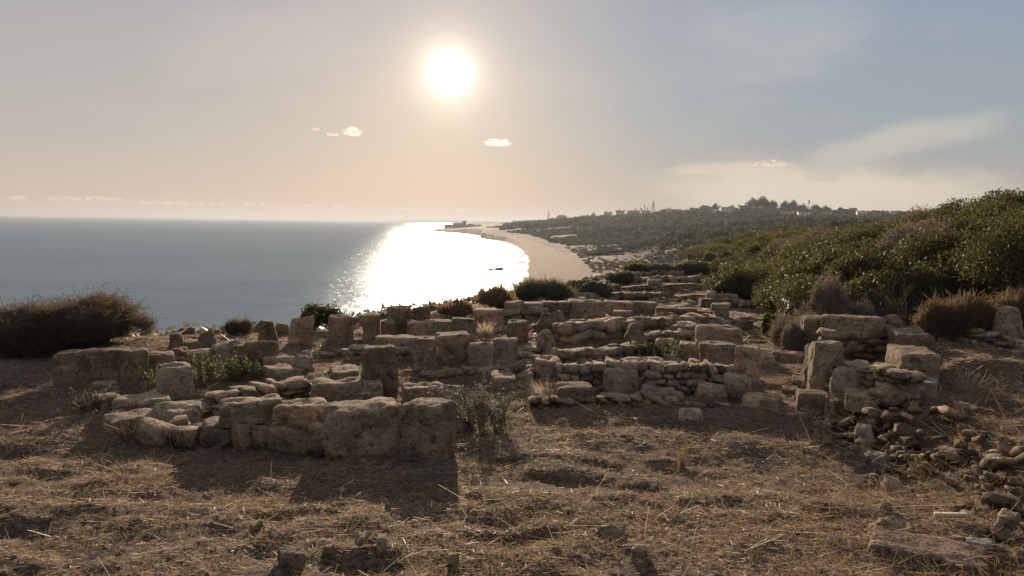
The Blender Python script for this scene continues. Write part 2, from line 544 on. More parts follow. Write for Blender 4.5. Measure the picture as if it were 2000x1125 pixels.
M_LEAF = leaf_mat('lentisk_leaves', (.030, .036, .016), (.068, .072, .028), (.115, .115, .036))
M_LEAF_B = leaf_mat('bright_leaves', (.06, .07, .026), (.12, .125, .045), (.20, .20, .065))
M_LEAF_G = leaf_mat('herb_leaves', (.075, .09, .035), (.125, .14, .05), (.19, .21, .07))
M_LEAF_O = leaf_mat('olive_grey_leaves', (.14, .135, .09), (.21, .20, .13), (.2, .19, .12))  # olive grey, lightened so the colour carries the haze over the rim bushes
M_DRY = leaf_mat('dry_twigs', (.13, .095, .06), (.24, .18, .12), (.22, .16, .09), .8)
M_DRYG = leaf_mat('dry_grey_twigs', (.26, .22, .18), (.40, .345, .29), (.2, .15, .11), .8)
M_BROOM = leaf_mat('dark_brown_brush', (.080, .068, .046), (.14, .118, .080), (.15, .115, .07), .7)
M_RED = leaf_mat('russet_leaves', (.17, .12, .085), (.25, .19, .12), (.42, .29, .18), .7)
M_STRAW = leaf_mat('straw', (.30, .23, .15), (.68, .56, .40), (.60, .49, .34), .45)
M_WOODS = leaf_mat('far_foliage', (.035, .043, .020), (.065, .074, .034), (.07, .08, .03), .8)
M_BARK = mat('bark', lambda nt, out: bsdf(nt, out, (.11, .08, .06), .9, nt.noise(nt.n('ShaderNodeNewGeometry').outputs['Position'], 30), .5))


def plain(name, c, rough=.8, spec=.2):
    return mat(name, lambda nt, out: bsdf(nt, out, nt.mix(nt.noise(nt.n('ShaderNodeNewGeometry').outputs['Position'], .8, 4), tuple(x * .82 for x in c), c), rough, spec=spec))


M_WHITE = plain('pale_plaster', (.72, .66, .58)); M_CREAM = plain('cream_plaster', (.55, .45, .35)); M_OCHRE = plain('ochre_plaster', (.42, .30, .21))
M_ROOF = plain('tile_roof', (.33, .19, .13)); M_GLASS = plain('dark_window', (.05, .055, .06), .25, .5); M_FORT = plain('fort_masonry', (.27, .20, .15))
M_HULL = plain('boat_hull', (.13, .10, .09), .5); M_BLACK = plain('outboard_black', (.03, .03, .032), .4); M_SKIN = plain('skin', (.30, .19, .13), .6)
M_CLOTH = plain('dark_shirt', (.07, .08, .10)); M_METAL = plain('galvanised_metal', (.30, .30, .30), .5)
M_PLANK = plain('pale_wood', (.55, .48, .36)); M_REDC = plain('red_twine', (.25, .035, .03))

# ------------------------------------------------------------------ ground sheet
ang_f = np.radians(np.linspace(-47, 47, 520)); ang_b = np.radians(np.linspace(47, 313, 150)[1:-1])
ang = np.concatenate([ang_f, ang_b])
rad = np.concatenate([[0.0], np.geomspace(.35, 2.6, 22)[:-1], np.geomspace(2.6, 17, 300)[:-1], np.geomspace(17, 320, 150)[:-1], np.geomspace(320, 12000, 160)])
RR, AA = np.meshgrid(rad, ang, indexing='ij')
GX = RR * np.sin(AA); GY = RR * np.cos(AA)
GZ = Hn(GX.ravel(), GY.ravel())
V = np.stack([GX.ravel(), GY.ravel(), GZ], -1)
nR, nA = RR.shape
ii, jj = np.meshgrid(np.arange(nR - 1), np.arange(nA), indexing='ij')
j2 = (jj + 1) % nA
F = np.stack([ii * nA + jj, ii * nA + j2, (ii + 1) * nA + j2, (ii + 1) * nA + jj], -1).reshape(-1, 4)[:, ::-1]
gm = mesh('ground', V, F, M_GROUND, True)
sdv = sdist(V[:, 0], V[:, 1], shore); pdv = sdist(V[:, 0], V[:, 1], plat)
rv_ = np.hypot(V[:, 0], V[:, 1])
sdv = sdv * (1 + 1.0 * ss(rv_, 330, 560) + 6 * ss(rv_, 560, 900))
for nm, arr in (('shore_d', sdv), ('plateau_d', pdv)):
    a_ = gm.attributes.new(nm, 'FLOAT', 'POINT'); a_.data.foreach_set('value', arr.astype(np.float32))
ground = tag(link('ground', gm), kind='structure')

S2 = 12400
sea = tag(link('sea', mesh('sea', [(-S2, -S2, SEA), (S2, -S2, SEA), (S2, S2, SEA), (-S2, S2, SEA)], [(0, 1, 2, 3)], M_SEA)), kind='structure')


# ------------------------------------------------------------------ stones
def boxgrid(n):
    """unit cube surface, n cells per edge, welded"""
    idx = {}; V = []; F = []
    def vid(p):
        k = tuple(round(c * n) for c in p)
        if k not in idx: idx[k] = len(V); V.append(p)
        return idx[k]
    for ax in range(3):
        for s in (0, 1):
            for i in range(n):
                for j in range(n):
                    q = []
                    for di, dj in ((0, 0), (1, 0), (1, 1), (0, 1)):
                        p = [0, 0, 0]; p[ax] = s; p[(ax + 1) % 3] = (i + di) / n; p[(ax + 2) % 3] = (j + dj) / n
                        q.append(vid(tuple(p)))
                    F.append(q if s else q[::-1])
    return np.array(V) - .5, np.array(F)


BG = {n: boxgrid(n) for n in (2, 6, 10, 16)}


def rock_verts(n, dims, rnd_=.3, rough=.05, seed=0, taper=(1, 1), skew=0.0, top_tilt=0.0, chop=0.0):
    V, F = BG[n]
    V = V.copy() * 2
    r_ = np.linalg.norm(V, axis=1, keepdims=True)
    p = 2 + 13 * (1 - rnd_) ** 2
    ln = (np.abs(V) ** p).sum(1, keepdims=True) ** (1 / p)
    V = V / ln * (1.0)
    V = V * .5
    t = V[:, 2:3] + .5
    V[:, 0:1] *= 1 + (taper[0] - 1) * t; V[:, 1:2] *= 1 + (taper[1] - 1) * t
    V[:, 0] += skew * t[:, 0]
    V[:, 2] += top_tilt * V[:, 0] * np.clip(t[:, 0], 0, 1)
    if chop:
        m_ = vnoise(V * 1.7 + seed * 3.3, seed)
        V[:, 2] -= chop * np.clip(m_, 0, 1) * t[:, 0]
    W = V * np.array(dims)
    s = (dims[0] * dims[1] * dims[2]) ** (1 / 3)
    Q = W / s
    nrm = V / (np.linalg.norm(V, axis=1, keepdims=True) + 1e-6)
    dsp = fbm(Q * 1.6 + seed * 7.7, 2, seed) * rough + ((fbm(Q * 4 + seed, 3, seed + 5, .6) * (rough * .35 + .018) - .07 * np.clip(vnoise(Q * 2.6 + seed * 1.7, seed + 9) - .35, 0, 1)) if n > 4 else 0)
    W = W + nrm * dsp[:, None] * s
    # layered erosion grooves
    if n > 6:
        W[:, :2] *= (1 + .02 * vnoise(np.stack([Q[:, 2] * 9, Q[:, 0] * .6, Q[:, 1] * .6], -1), seed + 3))[:, None]
    return W, F


KINDS = {  # roundness, roughness, taper, skew, tilt, chop
    'block': (.06, .05, (1, 1), 0, 0, .07), 'soft': (.15, .065, (.97, .95), 0, 0, .10), 'slab': (.10, .06, (.98, .95), 0, 0, .08),
    'post': (.10, .05, (.94, .92), 0, 0, .06), 'trap': (.2, .08, (.66, .85), -.06, 0, .08), 'boulder': (.40, .13, (.82, .82), 0, 0, .2),
    'round': (.8, .08, (.8, .8), 0, 0, .05), 'lean': (.28, .07, (.95, .9), .12, .1, .1), 'crag': (.45, .2, (.7, .7), .06, .15, .3),
}
SH = {}


def block(x0, x1, yt, yb, label, kind='soft', depth=None, rz=0.0, mt=None, n=None, cat='stone block', group=None, name='stone_block', gy=None):
    px = (x0 + x1) / 2
    P = G(px, gy or yb); lift = ((gy or yb) - yb) * ppm(P)
    k = ppm(P); wd = (x1 - x0) * k; app = (yb - yt) * k
    if depth is None: depth = min(max(.55 * min(wd, app * 2.2), .22), .6)
    dist = math.hypot(P.x, P.y); dep = math.atan2(CAMZ - P.z, dist)
    h = max(app * .35, (app - depth * math.sin(dep) * .7) / math.cos(dep)) * 1.06
    sink = .04 + .04 * h
    u = Vector((P.x, P.y, 0)).normalized()
    yaw = -math.atan2(P.x, P.y)
    nn = n or (16 if (x1 - x0) > 90 or (yb - yt) > 80 else 10 if (x1 - x0) > 26 else 6)
    ro, rg, tp, sk, tl, ch = KINDS[kind]
    seed = rnd.randrange(1000)
    ww = wd * (1.0 if abs(rz) < .12 else .93)
    dims = (ww * .98, depth, h + sink)
    Vv, Ff = rock_verts(nn, dims, ro, rg, seed, tp, sk, tl, ch)
    Vv[:, 2] += (h + sink) / 2 - sink
    me = mesh(name, Vv, Ff, mt or M_STONE, True)
    c = P + u * depth / 2
    o = link(name, me, loc=(c.x, c.y, P.z + lift), rot=(0, 0, yaw + rz))
    tag(o, label, cat, group)
    return o


# generic wall stone variants, 48 triangles each
STV = {}
for key, mt_ in (('n', M_STONE), ('d', M_STONE_D), ('p', M_STONE_P)):
    STV[key] = []
    for i in range(16):
        Vv, Ff = rock_verts(2, (1, 1, 1), rnd.uniform(.05, .3), .16, 100 + i * 7, (rnd.uniform(.8, 1), 1), rnd.uniform(-.1, .1), rnd.uniform(-.15, .15))
        Vv = Vv + nr.uniform(-.09, .09, Vv.shape)
        STV[key].append(mesh('stone', Vv, Ff, mt_, False))
STS = {}
for key, mt_ in (('n', M_STONE), ('d', M_STONE_D), ('p', M_STONE_P)):
    STS[key] = []
    for i in range(12):
        Vv, Ff = rock_verts(2, (1, 1, 1), rnd.uniform(.15, .4), .26, 300 + i * 7, (rnd.uniform(.8, 1), 1), 0, rnd.uniform(-.1, .1))
        STS[key].append(mesh('stone', Vv, Ff, mt_, True))


def wall(label, A, B, ha, hb, thick=.35, course=.13, slen=.24, key='n', group=None, ragged=.35, cat='rubble wall', name='rubble_wall', big=0.0, cap=None):
    """dry wall of separately laid stones from ground point A to B"""
    A = Vector(A); B = Vector(B)
    L = (B - A).xy.length
    u = ((B - A).xy / L); ang_ = math.atan2(u.y, u.x); nv = Vector((-u.y, u.x))
    root = empty(name, A); tag(root, label, cat, group)
    rr = random.Random(len(label) * 13 + int(A.x * 97))
    def put(s, off, z, l, d, hh, kk=None):
        x = A.x + u.x * s + nv.x * off; y = A.y + u.y * s + nv.y * off
        me = rr.choice((STV if rr.random() < .9 else STS)[kk or (key if rr.random() < .75 else rr.choice('ndp'))])
        link('stone', me, root, (x - A.x, y - A.y, z - A.z), (rr.uniform(-.16, .16), rr.uniform(-.22, .22), ang_ + rr.uniform(-.2, .2)), (l, d, hh))
    nc = 0; zc = 0.0
    hm = max(ha, hb)
    top = lambda s: ha + (hb - ha) * s / L
    gz = lambda s: h1(A.x + u.x * s, A.y + u.y * s)
    while zc < hm:
        ch = course * rr.uniform(.75, 1.3)
        s = -rr.uniform(0, slen * .4)
        while s < L:
            l = slen * rr.uniform(.45, 1.7) * (1 + big * (rr.random() < .2))
            tp_ = top(max(0, min(L, s + l / 2))) + (vnoise(np.array([[s * 1.3, nc * .01, A.x]]), 5)[0]) * ragged * hm * .5
            if zc + ch * .6 < tp_:
                z = gz(s + l / 2) + zc + ch / 2 - .03
                last = zc + ch * 1.7 >= tp_
                dd = thick * .5
                put(s + l / 2, -thick * .22 + rr.uniform(-.02, .02), z, l * rr.uniform(.95, 1.1), dd * rr.uniform(.85, 1.25), ch * rr.uniform(.9, 1.25))
                if last or zc == 0:
                    put(s + l / 2 + rr.uniform(-.05, .05), thick * .25, z - rr.uniform(0, .03), l * rr.uniform(.8, 1.1), dd * rr.uniform(.9, 1.2), ch * rr.uniform(.9, 1.1))
            s += l * .99
        zc += ch * .97; nc += 1
    # earth core behind the stones
    q = []
    ns = max(2, int(L / .25))
    for i in range(ns + 1):
        s = L * i / ns
        x = A.x + u.x * s; y = A.y + u.y * s; g = h1(x, y)
        tz = max(.03, top(s) * .78 - .03)
        for off, zz in ((-thick * .3, g - .1), (-thick * .3, g + tz), (thick * .36, g + tz), (thick * .36, g - .1)):
            q.append((x + nv.x * off - A.x, y + nv.y * off - A.y, zz - A.z))
    fs = [(4 * i + a, 4 * i + b, 4 * i + 4 + b, 4 * i + 4 + a) for i in range(ns) for a, b in ((0, 1), (1, 2), (2, 3))]
    fs += [(0, 3, 2, 1), (4 * ns, 4 * ns + 1, 4 * ns + 2, 4 * ns + 3)]
    link('earth_core', mesh('earth_core', q, fs, M_EARTH), root)
    return root


def wallpx(label, x0, y0, x1, y1, ha, hb, **kw):
    A = G(x0, y0); B = G(x1, y1)
    return wall(label, A, B, ha * ppm(A), hb * ppm(B), **kw)


# ------------------------------------------------------------------ blocks of the ruins, nearest first
SB = 'standing blocks in a row along the sea edge'
block(630, 784, 785, 886, 'largest rounded front block of the near enclosure, left of the upright one', 'soft', .42, .06)
block(782, 884, 785, 903, 'upright corner block with a sunlit right flank, right of the largest front block', 'block', .36, -.5, M_STONE)
block(430, 552, 775, 824, 'long block on the low base course, left of its shorter neighbour', 'soft', .35, .05, gy=862)
block(534, 636, 782, 824, 'shorter rounded block on the base course touching the largest front block', 'soft', .33, -.03, gy=862)
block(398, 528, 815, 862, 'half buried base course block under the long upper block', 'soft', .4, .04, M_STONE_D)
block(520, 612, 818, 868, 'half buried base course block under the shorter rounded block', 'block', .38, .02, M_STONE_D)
block(600, 645, 820, 872, 'small upright base block wedged against the largest front block', 'soft', .3, .05)
block(300, 394, 787, 840, 'grass topped boulder at the left end of the near base course', 'boulder', .5, .1)
block(208, 304, 806, 842, 'low flat block, outermost left of the near enclosure', 'slab', .45, .15)
block(310, 375, 712, 775, 'upright pale block with a crack beside the green herbs', 'block', .3, .2, M_STONE_P)
block(608, 748, 740, 788, 'long block lying behind the front row, sunlit along its top', 'soft', .4, -.03)
block(703, 778, 680, 782, 'tall dark slab standing behind the long lying block', 'block', .28, .12, M_STONE_D)
block(782, 856, 750, 794, 'left one of two lumpy blocks behind the upright corner block', 'soft', .35, .2)
block(826, 910, 750, 798, 'right one of two lumpy blocks behind the upright corner block', 'boulder', .4, -.2)
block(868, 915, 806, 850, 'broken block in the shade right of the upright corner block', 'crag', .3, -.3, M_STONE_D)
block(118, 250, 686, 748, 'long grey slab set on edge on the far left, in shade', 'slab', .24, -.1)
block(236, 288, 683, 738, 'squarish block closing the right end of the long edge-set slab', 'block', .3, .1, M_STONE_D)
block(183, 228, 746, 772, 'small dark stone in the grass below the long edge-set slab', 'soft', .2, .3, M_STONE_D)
block(190, 232, 770, 800, 'small flat stone leaning into the weedy tuft on the left', 'slab', .3, .2)
block(225, 272, 774, 802, 'second flat stone right of the weedy tuft', 'slab', .3, -.1)
block(262, 325, 770, 806, 'sloping pale cap stone above the grass topped boulder', 'slab', .5, .3, M_STONE_P)
# left enclosure behind the herbs
block(290, 338, 690, 724, 'dark block at the left end of the row behind the herbs', 'soft', .3, .0, M_STONE_D)
block(332, 372, 683, 708, 'low rounded stone second from left behind the herbs', 'boulder', .3, .2)
block(366, 412, 684, 712, 'low rounded stone third from left behind the herbs', 'soft', .3, -.1)
block(410, 482, 672, 708, 'wide rounded block behind the middle of the herbs', 'boulder', .35, .1)
block(478, 546, 666, 712, 'square block behind the right end of the herbs', 'soft', .32, -.05, M_STONE_D)
block(512, 574, 692, 718, 'pale flat topped block right of the herbs', 'slab', .45, .1, M_STONE_P)
block(566, 616, 694, 726, 'weathered block with an undercut side right of the pale flat one', 'crag', .4, .1)
block(520, 578, 714, 742, 'thin flat slab in front of the pale flat topped block', 'slab', .5, .45)
block(645, 700, 716, 738, 'low broken slab lying in the straw behind the long sunlit block', 'slab', .5, .1, M_STONE_P)
# standing row at the edge
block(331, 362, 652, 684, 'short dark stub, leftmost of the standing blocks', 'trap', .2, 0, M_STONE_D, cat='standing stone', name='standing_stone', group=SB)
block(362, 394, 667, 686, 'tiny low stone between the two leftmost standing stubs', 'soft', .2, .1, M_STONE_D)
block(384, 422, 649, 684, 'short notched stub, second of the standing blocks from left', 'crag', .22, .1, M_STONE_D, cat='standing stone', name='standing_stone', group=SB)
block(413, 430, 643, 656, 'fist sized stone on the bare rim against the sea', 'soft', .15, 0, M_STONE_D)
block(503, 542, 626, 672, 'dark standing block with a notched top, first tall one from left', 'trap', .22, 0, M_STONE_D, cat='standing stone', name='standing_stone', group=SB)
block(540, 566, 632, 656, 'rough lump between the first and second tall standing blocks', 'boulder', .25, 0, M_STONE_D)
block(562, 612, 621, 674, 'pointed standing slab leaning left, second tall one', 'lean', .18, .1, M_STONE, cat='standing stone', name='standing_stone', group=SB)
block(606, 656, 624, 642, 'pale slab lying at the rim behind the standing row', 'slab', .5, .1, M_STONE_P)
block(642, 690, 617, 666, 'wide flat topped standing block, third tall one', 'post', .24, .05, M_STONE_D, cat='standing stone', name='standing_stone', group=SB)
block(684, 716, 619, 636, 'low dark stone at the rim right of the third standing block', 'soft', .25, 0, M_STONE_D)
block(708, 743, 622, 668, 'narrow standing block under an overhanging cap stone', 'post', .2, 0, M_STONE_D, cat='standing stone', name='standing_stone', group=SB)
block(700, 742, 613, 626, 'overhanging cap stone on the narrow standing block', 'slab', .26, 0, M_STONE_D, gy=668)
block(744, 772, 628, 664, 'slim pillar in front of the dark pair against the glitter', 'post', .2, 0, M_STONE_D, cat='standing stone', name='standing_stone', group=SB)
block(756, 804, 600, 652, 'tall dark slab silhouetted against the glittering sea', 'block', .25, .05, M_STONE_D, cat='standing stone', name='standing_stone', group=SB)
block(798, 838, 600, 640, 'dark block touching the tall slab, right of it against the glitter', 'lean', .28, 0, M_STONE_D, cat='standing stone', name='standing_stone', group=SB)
# middle rows
block(794, 832, 628, 660, 'left block of the three set in line behind the middle enclosure', 'block', .3, .02)
block(828, 884, 625, 660, 'middle block of the three set in line behind the middle enclosure', 'block', .3, .0)
block(882, 928, 622, 658, 'right block of the three set in line behind the middle enclosure', 'block', .3, -.02)
block(735, 812, 656, 700, 'sunlit topped long block behind the tall dark slab', 'block', .35, .05)
block(806, 852, 660, 722, 'upright block right end of the sunlit topped long block', 'block', .3, .0)
block(850, 918, 652, 712, 'broad block in hazy light in the middle of the ruins', 'block', .35, .04)
block(914, 966, 669, 716, 'pale squarish block before the broad hazy block', 'soft', .28, .0, M_STONE_P)
block(962, 1010, 661, 716, 'reddish upright block right of the pale squarish one', 'block', .3, -.03, M_STONE)
block(990, 1030, 628, 684, 'dark upright block behind the reddish one', 'block', .3, -.08, M_STONE_D)
block(925, 985, 604, 640, 'broad block with a thin sunlit rim, behind the dry grass tuft', 'block', .4, 0)
block(984, 1022, 588, 624, 'square block near the reddish bushes at the rim', 'block', .4, 0)
block(1018, 1062, 590, 618, 'bright rimmed block left in the long far row', 'slab', .5, 0, M_STONE_P)
block(1056, 1112, 588, 620, 'bright rimmed block second in the long far row', 'block', .5, .03)
block(1108, 1180, 588, 620, 'long block third in the long far row', 'block', .5, 0)
block(1178, 1238, 588, 613, 'reddish block fourth in the long far row with a bright left edge', 'block', .5, -.03)
block(1234, 1284, 589, 612, 'reddish block last in the long far row', 'block', .5, 0)
block(1138, 1170, 611, 626, 'small oval stone under the long far row', 'boulder', .3, 0)
block(1197, 1234, 606, 630, 'pale square block in front of the reddish pair', 'block', .3, 0, M_STONE_P)
block(1050, 1104, 609, 654, 'big rounded boulder with a green tinge behind the round topped stele', 'boulder', .5, 0, M_STONE_D)
block(1044, 1088, 644, 700, 'round topped upright stele in the middle of the ruins', 'round', .26, 0, M_STONE, cat='standing stone', name='standing_stone')
block(1040, 1094, 698, 752, 'squat boulder at the left end of the central rubble wall', 'soft', .4, .2)
block(1000, 1046, 722, 758, 'broken stone left of the squat boulder', 'crag', .4, 0)
block(956, 1006, 728, 762, 'low flat stone behind the sunlit leafy shrub', 'slab', .5, .2)
block(1145, 1186, 708, 748, 'large egg shaped stone built into the central rubble wall', 'boulder', .35, 0, M_STONE_P)
block(1176, 1246, 720, 766, 'smooth pale rectangular block in front of the central rubble wall', 'block', .2, .03, M_STONE_P)
block(1214, 1300, 699, 724, 'long thin slab lying across the top of the central wall', 'slab', .4, .05)
block(1220, 1258, 638, 684, 'irregular dark standing stone left of the green plant', 'crag', .25, 0, M_STONE_D, cat='standing stone', name='standing_stone')
block(1286, 1332, 692, 712, 'pale slanted stone in front of the green plant', 'crag', .3, .2, M_STONE_P)
block(1276, 1328, 664, 690, 'pointed stone behind the green plant', 'trap', .3, 0)
block(1326, 1360, 668, 700, 'squared stone right of the green plant', 'block', .3, 0)
block(1300, 1356, 634, 668, 'dark tilted block behind the green plant, left of the widest block', 'lean', .4, -.3, M_STONE_D)
block(1356, 1446, 636, 690, 'widest block of the right ruins, behind the pitted square one', 'soft', .4, 0, M_STONE)
block(1364, 1436, 668, 716, 'pitted square block resting on the lower ledge', 'block', .35, 0, M_STONE_P, gy=742)
block(1368, 1446, 710, 744, 'ledge block under the pitted square block', 'block', .4, 0)
block(1434, 1482, 678, 776, 'tall pitted post right of the pitted square block', 'post', .3, -.1, M_STONE, cat='standing stone', name='standing_stone')
block(1410, 1466, 727, 776, 'pitted cube in front of the tall pitted post', 'block', .3, .04, M_STONE_P)
block(1395, 1422, 598, 630, 'pale pillar stub under a stack of flat stones, far right ruins', 'block', .3, 0, M_STONE_P, cat='standing stone', name='standing_stone')
block(1388, 1426, 592, 602, 'flat stone on the pale pillar stub', 'slab', .35, 0, gy=629)
block(1378, 1402, 572, 594, 'rounded boulder left in the far pile of flat stones', 'boulder', .4, 0)
block(1400, 1440, 574, 594, 'wedge block right in the far pile of flat stones', 'block', .4, 0)
block(1280, 1360, 600, 624, 'long low block between the reddish pair and the pale pillar stub', 'block', .4, 0, M_STONE_D)
block(1356, 1392, 606, 622, 'dark square block left of the pale pillar stub', 'block', .35, 0, M_STONE_D)
block(1376, 1404, 544, 561, 'reddish cube at the far end of the ruins by the green bush', 'block', .5, 0)
block(1264, 1292, 546, 562, 'reddish far block left of the farthest low walls', 'soft', .5, 0)
# front low row on the right
block(1084, 1158, 750, 792, 'rounded block left in the low front row, right of the leafy shrub', 'soft', .35, .05)
block(1250, 1316, 757, 790, 'long soft edged block in the middle of the low front row', 'soft', .35, -.05)
block(1300, 1336, 765, 790, 'pale pointed stone in the middle of the low front row', 'crag', .25, 0, M_STONE_P)
block(1358, 1416, 751, 782, 'oval block on the low front row before the pitted cube', 'boulder', .35, 0)
block(1420, 1456, 760, 788, 'broken stone at the foot of the pitted cube', 'crag', .3, .1, M_STONE_D)
block(1450, 1524, 770, 800, 'long low wedge stone right end of the low front row', 'slab', .35, -.1)
block(1490, 1576, 796, 812, 'flat slab flush with the shaded straw', 'slab', .5, .05)
block(1555, 1618, 763, 810, 'dark squared stone in front of the tall post pair', 'block', .3, .1, M_STONE_D)
block(1528, 1560, 754, 772, 'small dark stone on the path between the posts', 'soft', .25, 0, M_STONE_D)
block(1316, 1374, 794, 820, 'pale loose stone lying alone in the shaded straw', 'crag', .3, .1, M_STONE_P)
block(1480, 1512, 690, 714, 'pitted low stone on the sill between tall pitted post and gateway', 'soft', .3, 0, M_STONE_P)
block(1508, 1572, 686, 706, 'long sill stone across the path to the gateway', 'slab', .3, 0)
block(1616, 1650, 776, 812, 'small orange lit upright stone under the big boulder', 'block', .22, .5)
block(1576, 1638, 669, 780, 'tall rounded post with a sunlit left edge right of the path', 'post', .28, .25, M_STONE, cat='standing stone', name='standing_stone')
block(1576, 1588, 676, 764, 'thin slab leaning on the left side of the tall rounded post', 'slab', .4, .35, M_STONE_D)
block(1562, 1606, 620, 690, 'upright pitted slab at the left end of the right rubble wall', 'block', .3, .25, M_STONE, cat='standing stone', name='standing_stone')
block(1622, 1704, 718, 788, 'large rough boulder in front of the right enclosure', 'boulder', .45, 0, M_STONE_P)
block(1650, 1736, 762, 802, 'squared block in front of the large rough boulder', 'block', .35, .1, M_STONE_P)
block(1704, 1736, 776, 806, 'round cobble at the corner of the squared block', 'round', .25, 0, M_STONE_D)
block(1602, 1718, 616, 652, 'long lintel block lying on top of the right rubble wall', 'soft', .35, .0, M_STONE, gy=706)
block(1722, 1760, 612, 640, 'rounded stone at the right end of the lintel wall top', 'round', .35, 0, M_STONE_D, gy=702)
block(1722, 1762, 628, 700, 'dark corner stone below the rounded stone', 'block', .4, 0, M_STONE_D)
block(1731, 1806, 641, 728, 'farthest block of the sunlit receding wall', 'block', .85, .22, M_STONE, n=16)
block(1738, 1818, 676, 757, 'middle block of the sunlit receding wall with a layered top', 'block', .8, .2, M_STONE, n=16)
block(1752, 1826, 736, 775, 'bluish pale slab at the near end of the sunlit receding wall', 'slab', .4, -.05, M_STONE_G, n=16)
block(1940, 1994, 601, 660, 'upright trapezoid block standing on the far right wall', 'trap', .3, .1, M_STONE_P, gy=681)
block(1922, 1996, 648, 680, 'long squared block at the base of the far right wall', 'block', .35, 0, M_STONE)
block(1862, 1906, 788, 808, 'flat stone at the edge of a shadow on the right terrace', 'slab', .3, 0, M_STONE_D)
# loose foreground pieces
block(1702, 1918, 1062, 1102, 'long flat slab lying in the straw at the bottom right', 'slab', .34, .03, M_STONE, n=16)
block(1688, 1784, 1018, 1056, 'broken lump in a dark hollow above the bottom right slab', 'crag', .3, 0, M_STONE_D)
block(1714, 1742, 980, 1004, 'small rounded cobble at the rim of the dark hollow', 'round', .1, 0)
block(540, 602, 1070, 1116, 'dark peaked rock in the bottom foreground, largest of the loose ones there', 'boulder', .2, 0, M_STONE_D)
block(630, 656, 1062, 1086, 'dark egg sized stone right of the peaked rock', 'crag', .08, 0, M_STONE_D)
block(484, 516, 1020, 1040, 'small dark stone left above the peaked rock', 'crag', .09, 0, M_STONE_D)
block(694, 742, 1042, 1064, 'flat brown stone half hidden by straw right of the peaked rock', 'boulder', .16, 0)
block(736, 756, 1048, 1078, 'small upright stone behind the flat brown one', 'soft', .07, 0)
block(872, 900, 1086, 1124, 'brown pointed stone at the bottom edge left of the middle', 'trap', .1, 0)
block(1226, 1264, 1072, 1108, 'grey stone at the bottom edge right of the middle', 'boulder', .12, 0)
block(652, 682, 952, 966, 'pale flat pebble in the shadow of the largest front block', 'round', .12, 0, M_STONE_P)
block(1670, 1704, 830, 862, 'grey stone at the left foot of the rubble bank', 'crag', .2, 0, M_STONE_G)
block(1590, 1626, 822, 846, 'rounded stone at the edge of the shaded straw near the rubble bank', 'boulder', .2, 0)
block(1686, 1734, 884, 918, 'grey lump standing free below the rubble bank', 'boulder', .2, 0, M_STONE_G)
block(1946, 1992, 1000, 1046, 'twin peaked pale stone at the right edge below the rubble bank', 'crag', .2, 0, M_STONE_P)
block(1890, 1936, 1052, 1072, 'flat grey stone before the bottom right slab end', 'slab', .14, 0, M_STONE_G)
pk = G(1858, 1018)
pl = link('wooden_lath', mesh('wooden_lath', (np.array([(x, y, z) for x in (-.105, .105) for y in (-.02, .02) for z in (0, .012)])), [(0, 1, 3, 2), (4, 6, 7, 5), (0, 4, 5, 1), (2, 3, 7, 6), (1, 5, 7, 3), (0, 2, 6, 4)], M_PLANK), loc=pk + Vector((0, 0, .035)), rot=(.25, .03, .06))
tag(pl, 'short pale flat piece of wood lying on the straw at the lower right', 'piece of wood')


# ------------------------------------------------------------------ rubble walls, each stone its own part
wallpx('dry stone wall slanting up to the right beside the green herbs', 372, 812, 590, 768, 34, 42, thick=.4, course=.065, slen=.18, ragged=.15)
wallpx('low collapsed stone line on the left in front of the cracked pale block', 232, 812, 400, 800, 18, 24, thick=.5, course=.07, slen=.22)
wallpx('central rubble wall of pale irregular stones behind the smooth pale block', 1096, 756, 1412, 762, 46, 50, thick=.35, course=.095, slen=.15, key='p', ragged=.15)
wallpx('low front row of small stones at the foot of the central wall', 1040, 790, 1420, 790, 22, 18, thick=.3, course=.08, slen=.2, ragged=.4)
wallpx('wall behind the smooth pale block running from the stele to the standing stone', 1092, 712, 1232, 700, 34, 34, thick=.4, course=.13, slen=.24, ragged=.25)
wallpx('stone band with a sunlit rim running right from the greenish boulder', 1098, 666, 1300, 652, 32, 30, thick=.5, course=.14, slen=.26, ragged=.25)
wallpx('second stone band behind the green plant', 1250, 676, 1372, 668, 26, 30, thick=.4, course=.13, slen=.24, ragged=.3)
wallpx('short wall linking the reddish upright block and the stele', 1008, 700, 1052, 690, 24, 20, thick=.4, course=.1, slen=.25)
wallpx('right rubble wall under the long lintel block', 1604, 706, 1726, 706, 66, 66, thick=.35, course=.10, slen=.27, ragged=.05, key='d')
wallpx('low rubble wall joining the big boulder to the receding wall', 1636, 768, 1752, 772, 58, 58, thick=.35, course=.085, slen=.2, ragged=.15, key='n')
wallpx('pale dry stone wall under the bushes at the far right', 1792, 668, 1998, 690, 26, 34, thick=.35, course=.085, slen=.22, key='p', ragged=.2)
wallpx('flat stones under the sunlit receding wall', 1756, 778, 1742, 712, 16, 22, thick=.5, course=.08, slen=.3)
wallpx('low wall of rounded stones behind the herbs on the left', 292, 716, 548, 704, 16, 18, thick=.35, course=.09, slen=.25)
wallpx('hazy low wall behind the two lumpy blocks', 746, 700, 1000, 706, 30, 26, thick=.35, course=.11, slen=.34, ragged=.15)
wallpx('hazy base course behind the three blocks set in line', 790, 664, 930, 660, 14, 14, thick=.4, course=.1, slen=.3)
wallpx('wall on the bright rim left of the far row', 930, 628, 1040, 620, 16, 20, thick=.4, course=.12, slen=.35)
wallpx('half buried base course of big stones along the front of the near enclosure', 300, 850, 636, 874, 26, 34, thick=.4, course=.16, slen=.34, ragged=.1, key='d')
wallpx('rubble edge between the standing row and the herb enclosure', 548, 700, 700, 690, 10, 12, thick=.35, course=.09, slen=.26, ragged=.5)
